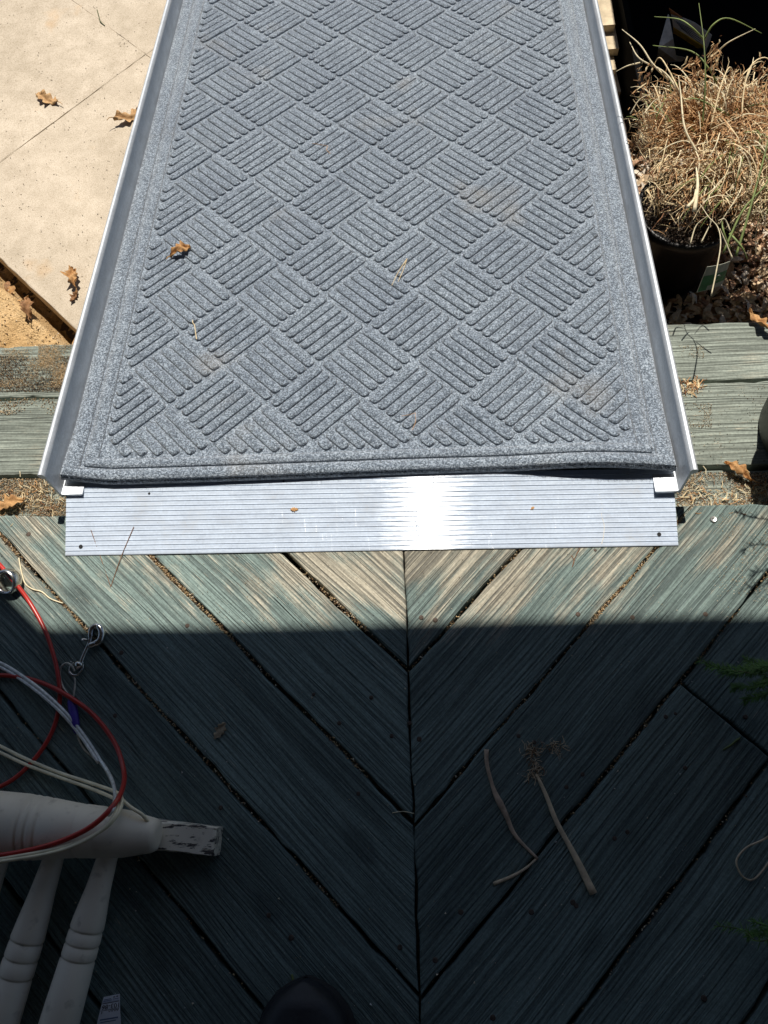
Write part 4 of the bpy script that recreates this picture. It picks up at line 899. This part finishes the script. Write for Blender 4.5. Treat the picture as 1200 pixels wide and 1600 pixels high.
def shade_on(x, y, z, zg): p = at(x, y, zg); return p + S * ((z - zg) / S[2])      # point at height z shading that pixel of the level zg
for pts in ([(1083, 592, .085), (1087, 572, .10), (1090, 548, .115), (1085, 528, .12), (1072, 512, .12), (1065, 470, .10)], [(1112, 548, .095), (1098, 538, .11), (1088, 530, .12)], [(1052, 520, .09), (1058, 508, .105), (1072, 510, .12)], [(1108, 512, .10), (1098, 505, .11), (1086, 518, .12)], [(1066, 528, .10), (1074, 518, .11), (1078, 515, .12)]):
    blade(dead, 'dry_stem', [shade_on(x, y, z, STEP_Z) for x, y, z in pts], .0012, 'straw_d')
# fern pots at the right photo edge
def sprig(mb, P, n, L, r=.0006, spread=1.0, seed=0, m=1):
    rs = random.Random(seed); Q = spline(P, 8); tube(mb, Q, [.0012 * (1 - .6 * i / len(Q)) for i in range(len(Q))], 5, m=0)
    for k in range(n):
        i = rs.uniform(.10, .999) * (len(Q) - 1); a = Q[int(i)]; t = Q[min(int(i) + 1, len(Q) - 1)] - Q[max(int(i) - 1, 0)]; t /= np.linalg.norm(t)
        s = np.array([rs.gauss(0, 1), rs.gauss(0, 1), rs.gauss(0, .6)]); s -= t * (s @ t); s /= np.linalg.norm(s); d = t * rs.uniform(.5, 1.1) + s * spread; d /= np.linalg.norm(d); l = L * rs.uniform(.5, 1.1) * (1 - .45 * i / len(Q))
        tube(mb, [a, a + d * l * .5 + [0, 0, rs.gauss(0, .001)], a + d * l + [0, 0, rs.gauss(-.001, .002)]], [r, r * .9, r * .3], 3, m=m, cap=False)
f1c = at(1187, 690, STEP_Z)[:2] + np.array([.090, .01])
fern = empty('potted_plant', (f1c[0], f1c[1], STEP_Z), 'dark round pot of fern standing on the step at right photo edge', 'plant', 'fern pots')
pot(fern, f1c, STEP_Z + .0006, STEP_Z + .185, .090, .112, 'dark_pot', -.02)
def shade_pt(x, y, z): p = at(x, y, 0.0); return p + S * (z / S[2])     # point at height z whose shadow falls on that pixel
ft = np.array([f1c[0], f1c[1], .145])
for k, (x, y, z, pts) in enumerate(((1150, 800, .27, [(1165, 806), (1200, 812)]), (1160, 860, .30, [(1180, 852), (1215, 850)]), (1172, 905, .34, [(1185, 895), (1225, 880)]), (1158, 922, .33, [(1185, 915), (1215, 900)]), (1215, 840, .36, [(1240, 820), (1260, 810)]))):
    end = shade_pt(x, y, z); mids = [shade_pt(a, b, z + .02 + .03 * q) for q, (a, b) in enumerate(pts)]
    mb = MB(); sprig(mb, [ft + [random.gauss(0, .02), random.gauss(0, .02), 0], ft * .45 + mids[1] * .55 + [0, 0, .05], mids[1], mids[0], end], 42, .020, .00075, 1.0, 10 + k); mb.build('frond', ['fern_dark', 'fern'], fern)
f2c = at(1200, 1210)[:2] + np.array([.22, .03])
fern2 = empty('potted_plant', (f2c[0], f2c[1], 0), 'green feathery fern whose fronds reach over the shaded right planks', 'plant', 'fern pots')
pot(fern2, f2c, .002, .20, .095, .12, 'dark_pot', -.02); ft = np.array([f2c[0], f2c[1], .18])
for k, (tip, mid, n) in enumerate((((1100, 1040, .022), (1150, 1048, .05), 150), ((1140, 1075, .02), (1180, 1072, .06), 140), ((1125, 1052, .03), (1170, 1050, .07), 150), ((1160, 1030, .05), (1195, 1040, .08), 120), ((1160, 1095, .03), (1195, 1085, .06), 120), ((1115, 1446, .012), (1160, 1452, .03), 26), ((1165, 1462, .012), (1200, 1458, .04), 110), ((1175, 1440, .03), (1210, 1450, .06), 80), ((1090, 1100 - 70, .02), (1130, 1045, .04), 40))):
    t_, m_ = at(*tip), at(*mid); far = m_ + (m_ - t_) * .8 + [0, 0, .03]; mb = MB(); sprig(mb, [ft, (ft + far) / 2 + [0, 0, .06], far, m_, t_], n * 3, .017, .00065, 1.1, 40 + k); mb.build('frond', ['fern_dark', 'fern'], fern2)

# ------------------------------------------------------------------ black tub with a carton, lumber offcuts
tub = empty('storage_tub', (.83, 1.62, -.206), 'open black plastic storage tub in deep shade behind the dried plant', 'tub')
mb = MB(); x0, x1, y0, y1, zb, zt = .512, 1.15, 1.33, 1.93, -.206, -.10
for c, h in ((((x0 + x1) / 2, (y0 + y1) / 2, zb + .006), ((x1 - x0) / 2, (y1 - y0) / 2, .006)), ((x0 + .006, (y0 + y1) / 2, (zb + zt) / 2 + .006), (.006, (y1 - y0) / 2, (zt - zb) / 2 - .006)), ((x1 - .006, (y0 + y1) / 2, (zb + zt) / 2 + .006), (.006, (y1 - y0) / 2, (zt - zb) / 2 - .006)), (((x0 + x1) / 2, y0 + .006, (zb + zt) / 2 + .006), ((x1 - x0) / 2 - .012, .006, (zt - zb) / 2 - .006)), (((x0 + x1) / 2, y1 - .006, (zb + zt) / 2 + .006), ((x1 - x0) / 2 - .012, .006, (zt - zb) / 2 - .006))): mb.box(c, h)
mb.build('tub_body', 'black_plastic', tub)
MB().box(((x0 + x1) / 2, y1 + .012, zt + .38), ((x1 - x0) / 2 + .01, .008, .38)).box(((x0 + x1) / 2, y1 - .012, zt + .75), ((x1 - x0) / 2 + .01, .016, .006)).build('added_shade_lid', 'black_plastic', tub)  # unseen lid added to keep the sun off the tub floor and carton
carton = empty('torn_carton', tuple(at(1070, 70, -.19)), 'torn open grey carton with yellow inside lying in the black tub', 'carton')
def panel(name, corners, mat, th=.002):
    A = [np.array(c, float) for c in corners]; n = np.cross(A[1] - A[0], A[2] - A[0]); n /= np.linalg.norm(n); k = len(A); V = A + [a - n * th for a in A]
    Fc = [tuple(range(k)), tuple(range(2 * k - 1, k - 1, -1))] + [(i, k + i, k + (i + 1) % k, (i + 1) % k) for i in range(k)]; return mesh(name, V, Fc, mat, carton)
zc = -.19
panel('side_flap', [at(1045, 22, -.10), at(1030, 75, -.125), at(1027, 96, -.185), at(1058, 96, -.185), at(1052, 60, -.12)], 'card')
panel('back_panel', [at(1048, 20, -.10), at(1052, 42, -.12), at(1105, 74, -.13), at(1112, 55, -.11), at(1085, 35, -.10)], 'card')
panel('inner_lining', [at(1052, 43, -.122), at(1052, 52, -.15), at(1090, 76, -.17), at(1102, 75, -.135)], 'card_yellow'); panel('corner_flap', [at(1045, 13, -.09), at(1048, 22, -.10), at(1066, 28, -.10)], 'card_orange')
panel('front_flap', [at(1040, 84, -.17), at(1036, 98, -.188), at(1066, 96, -.188), at(1072, 90, -.18)], 'card'); panel('side_panel', [at(1112, 57, -.11), at(1103, 76, -.13), at(1092, 96, -.186), at(1100, 90, -.18)], 'card')
for k in range(5): panel('printed_row', [at(1056 + k * 2, 33 + k * 2.6, -.1035 - .003 * k), at(1056 + k * 2, 34.2 + k * 2.6, -.1045 - .003 * k), at(1098 - k, 56 + k * 3.0, -.1075 - .004 * k), at(1098 - k, 54.8 + k * 3.0, -.1065 - .004 * k)], 'ink', .0004)
lab = ('top weathered board of the offcut stack beside the right rail', 'second weathered board of the offcut stack beside the right rail', 'third weathered board of the offcut stack beside the right rail', 'lowest weathered board of the offcut stack beside the right rail')
for k, (yc, L, xo) in enumerate(((1.66, .16, 0.0), (1.60, .14, .004), (1.555, .13, -.004), (1.52, .15, .002))):
    z = -.2005 + .0185 * (3 - k); mb = MB(); mb.box((.478 + xo, yc, z + .009), (.022, L / 2, .0088), [(1, .02 * (k - 1), 0), (-.02 * (k - 1), 1, 0), (0, 0, 1)]); tag(mb.build('board_offcut', 'lumber'), lab[k], 'board', 'stacked board offcuts')
# ------------------------------------------------------------------ loose dirt and litter
def scatter(name, items, mats, label=None, parent=None):
    mb = MB()
    for p, s, m in items: grain(mb, p, s, m, .8)
    return tag(mb.build(name, mats, parent, origin=(0, 0, 0) if parent is None else None), label, kind='stuff')
GM = ['grain_tan', 'grain_pale', 'grain_brown', 'grain_dark', 'grain_white']
it = []
def gapline(side, w, x0, x1, n, dens=1.0):
    for k in range(n):
        x = random.uniform(x0, x1); c = math.sin(x * 47 + w * 90) + math.sin(x * 19 + 2) 
        if random.random() > dens * (.55 + .3 * c): continue
        y = APY - math.sqrt(2) * w + side * x
        if y < .23 and random.random() < .72: continue
        o = random.gauss(0, .0016); it.append(((x + o * side * q2, y - o * q2, random.uniform(-.003, .0008)), random.uniform(.0007, .0021), random.choice((0, 0, 0, 1, 2, 2, 3))))
gapline(-1, .1425, -.50, -.06, 3000); gapline(-1, .2821, -.75, -.1, 4600)
gapline(-1, 0.0, -.25, 0, 800); gapline(1, .001, 0, .25, 700); gapline(1, .1453, .05, .42, 2200); gapline(1, .2847, .2, .62, 2400); gapline(1, .4310, .1, .5, 900, .7); gapline(-1, .4283, -.6, -.1, 900, .6)
it2 = []
def patch(x0, x1, y0, y1, z, n, ms, smin=.0006, smax=.002, thr=.35, fq=40, jag=1.0):
    for k in range(n):
        x = random.uniform(x0, x1); y = random.uniform(y0, y1); p = at(x, y, z)
        if .5 + .5 * math.sin(p[0] * fq + 1.7) * math.sin(p[1] * fq * 1.3 + .6) + random.gauss(0, .18) < thr: continue
        it2.append(((p[0], p[1], z + random.uniform(0, .0014)), random.uniform(smin, smax), random.choice(ms)))
SZ = STEP_Z + .0008
patch(-40, 128, 556, 612, SZ - .004, 11000, (3, 3, 3, 2, 3, 2, 0), .0004, .0013, .22, 30); patch(60, 125, 538, 606, SZ - .003, 9000, (0, 0, 1), .0004, .0012, .45, 55); patch(-40, 60, 545, 605, SZ - .003, 6000, (0, 0, 1), .0004, .0012, .55, 60)
patch(-40, 100, 622, 648, SZ, 1300, (0, 1, 2), .0006, .0018, .5, 50); patch(-40, 110, 748, 806, SZ - .003, 11000, (0, 0, 1, 2, 3), .0004, .0015, .28, 45); patch(1058, 1215, 738, 798, SZ - .003, 8000, (0, 1, 2, 0, 3, 1, 4), .0004, .0015, .34, 45)
patch(1070, 1112, 630, 668, SZ, 700, (0, 1, 2), .0005, .0013, .45, 60); patch(1055, 1200, 600, 728, SZ, 260, (0, 1, 2, 3), .0005, .0013, .0); patch(1060, 1100, 540, 560, SZ - .004, 300, (0, 0, 1), .0005, .0012, .3)
patch(1120, 1200, 800, 940, .0006, 900, (0, 1, 2), .0004, .0012, .45, 60); patch(0, 1200, 860, 985, .0006, 800, (0, 1, 2, 3), .0004, .0011, .0); patch(0, 1200, 985, 1600, .0006, 420, (0, 4, 1, 2), .0003, .0010, .0); patch(0, 1200, 985, 1600, .0006, 60, (4, 4, 1), .0010, .0022, .0)
patch(0, 230, 0, 420, SLAB_Z + .0004, 260, (2, 3, 3), .0006, .0018, .0); 
for k in range(1500):
    p = e0 + ed * random.uniform(-.25, .45) + en * -random.uniform(.03, .22); it2.append(((p[0], p[1], -.184 + bumpy(p[0], p[1], .007)), random.uniform(.0008, .0032), random.choice((0, 0, 1, 2))))
scatter('gap_dirt', it, GM, 'sand and grit packed in the gaps between deck planks'); scatter('loose_grit', it2, GM, 'scattered sand grains and grit on deck, step boards and slabs')
it3 = MB()
for k in range(230):                                                 # grit on mat and flap
    x, y = random.uniform(150, 1040), random.uniform(0, 860); 
    p = on_flap(x, y, .0006) if y > 752 else (on_mat(x, y, .0012) if 300 < x < 900 else None)
    if p is not None and (y < 735 or y > 760): grain(it3, p, random.uniform(.0004, .0010) * (1 if y < 740 else .8), random.choice((2, 0, 3, 2)), .7)
tag(it3.build('ramp_grit', GM, origin=(0, 0, 0)), 'specks of grit on the mat and flap', kind='stuff')
mb = MB()                                                            # straw bits on the step boards
for k in range(380):
    x, y = random.choice(((random.uniform(1060, 1200), random.gauss(772, 12)), (random.uniform(-20, 105), random.gauss(778, 16)), (random.uniform(1062, 1200), random.gauss(778, 12)), (random.uniform(1058, 1095), random.gauss(604, 6)), (random.uniform(-20, 105), random.gauss(780, 14))))
    on_deck = y > 800; z = .0008 if on_deck else SZ; p = at(x, y, z); a = random.uniform(0, 6.28); L = random.uniform(.004, .016); c = random.gauss(0, .5)
    q = p + [math.cos(a) * L * .5, math.sin(a) * L * .5, random.uniform(0, .002)]; e = q + [math.cos(a + c) * L * .5, math.sin(a + c) * L * .5, random.uniform(-.001, .001)]; tube(mb, [p, q, e], random.uniform(.0003, .0008), 4, m=random.choice((0, 1, 2, 3)))
tag(mb.build('straw_litter', ['straw_a', 'straw_b', 'straw_c', 'straw_d'], origin=(0, 0, 0)), 'short dry straw and needle bits on the step boards', kind='stuff')
mb = MB()                                                            # mulch
for k in range(5200):
    x, y = random.uniform(.44, 1.05), random.uniform(.735, 1.32); 
    if (x - pcx) ** 2 + (y - pcy) ** 2 < .0078: continue
    z = mulchz(x, y) + random.uniform(.002, .020); flake(mb, (x, y, z), random.uniform(.006, .019), random.uniform(.003, .008), random.choice((0, 0, 1, 1, 2)), .8)
tag(mb.build('mulch_chips', ['chip_a', 'chip_b', 'chip_c'], origin=(0, 0, 0)), 'dry leaf and bark mulch around the black nursery pot', kind='stuff')
mb = MB()
for k in range(9):
    p = e0 + ed * random.uniform(-.05, .34) + en * random.uniform(-.05, -.012); flake(mb, (p[0], p[1], -.205), random.uniform(.008, .018), random.uniform(.005, .009), random.choice((0, 1)), .8)
tag(mb.build('trench_litter', ['leaf_brown', 'leaf_orange'], origin=(0, 0, 0)), 'dead leaf scraps in the trench beside the slab', kind='stuff')

# ------------------------------------------------------------------ house behind the camera: its porch roof casts the shade
house = empty('house', (0, -1.3, -.27), 'house wall and porch roof over the shaded part of the deck', 'house')
RZ = 2.0; sh = [(-60, 875), (0, 916), (66, 981), (300, 981), (700, 972), (1190, 960), (1400, 954)]
E_ = [at(x, y, 0) + S * (RZ / S[2]) for x, y in sh]; d = E_[1] - E_[0]; Lp = E_[0] - d / abs(d[0]) * .5
front = [np.array([-3.2, Lp[1], RZ]), Lp] + E_ + [E_[-1] + (E_[-1] - E_[-2]) / abs((E_[-1] - E_[-2])[0]) * 2.2]
V = []; n = len(front)
for p in front: V += [(p[0], p[1], RZ), (p[0], p[1], RZ + .18)]
V2 = [(front[-1][0], -1.45, RZ), (front[-1][0], -1.45, RZ + .18), (-3.2, -1.45, RZ), (-3.2, -1.45, RZ + .18)]; V += V2; N = n + 2
Fc = [tuple(2 * i for i in range(N)), tuple(2 * i + 1 for i in range(N))[::-1]] + [(2 * i, 2 * i + 1, 2 * ((i + 1) % N) + 1, 2 * ((i + 1) % N)) for i in range(N)]
mesh('porch_roof', V, Fc, 'soffit', house)
MB().box((0, -1.36, 1.05), (3.2, .06, 1.19)).build('wall', 'siding', house)
for k in range(13): MB().box((0, -1.292 , -.02 + k * .18), (3.2, .006, .086), [(1, 0, 0), (0, 1, .06), (0, -.06, 1)]).build('siding_board', 'siding', house)
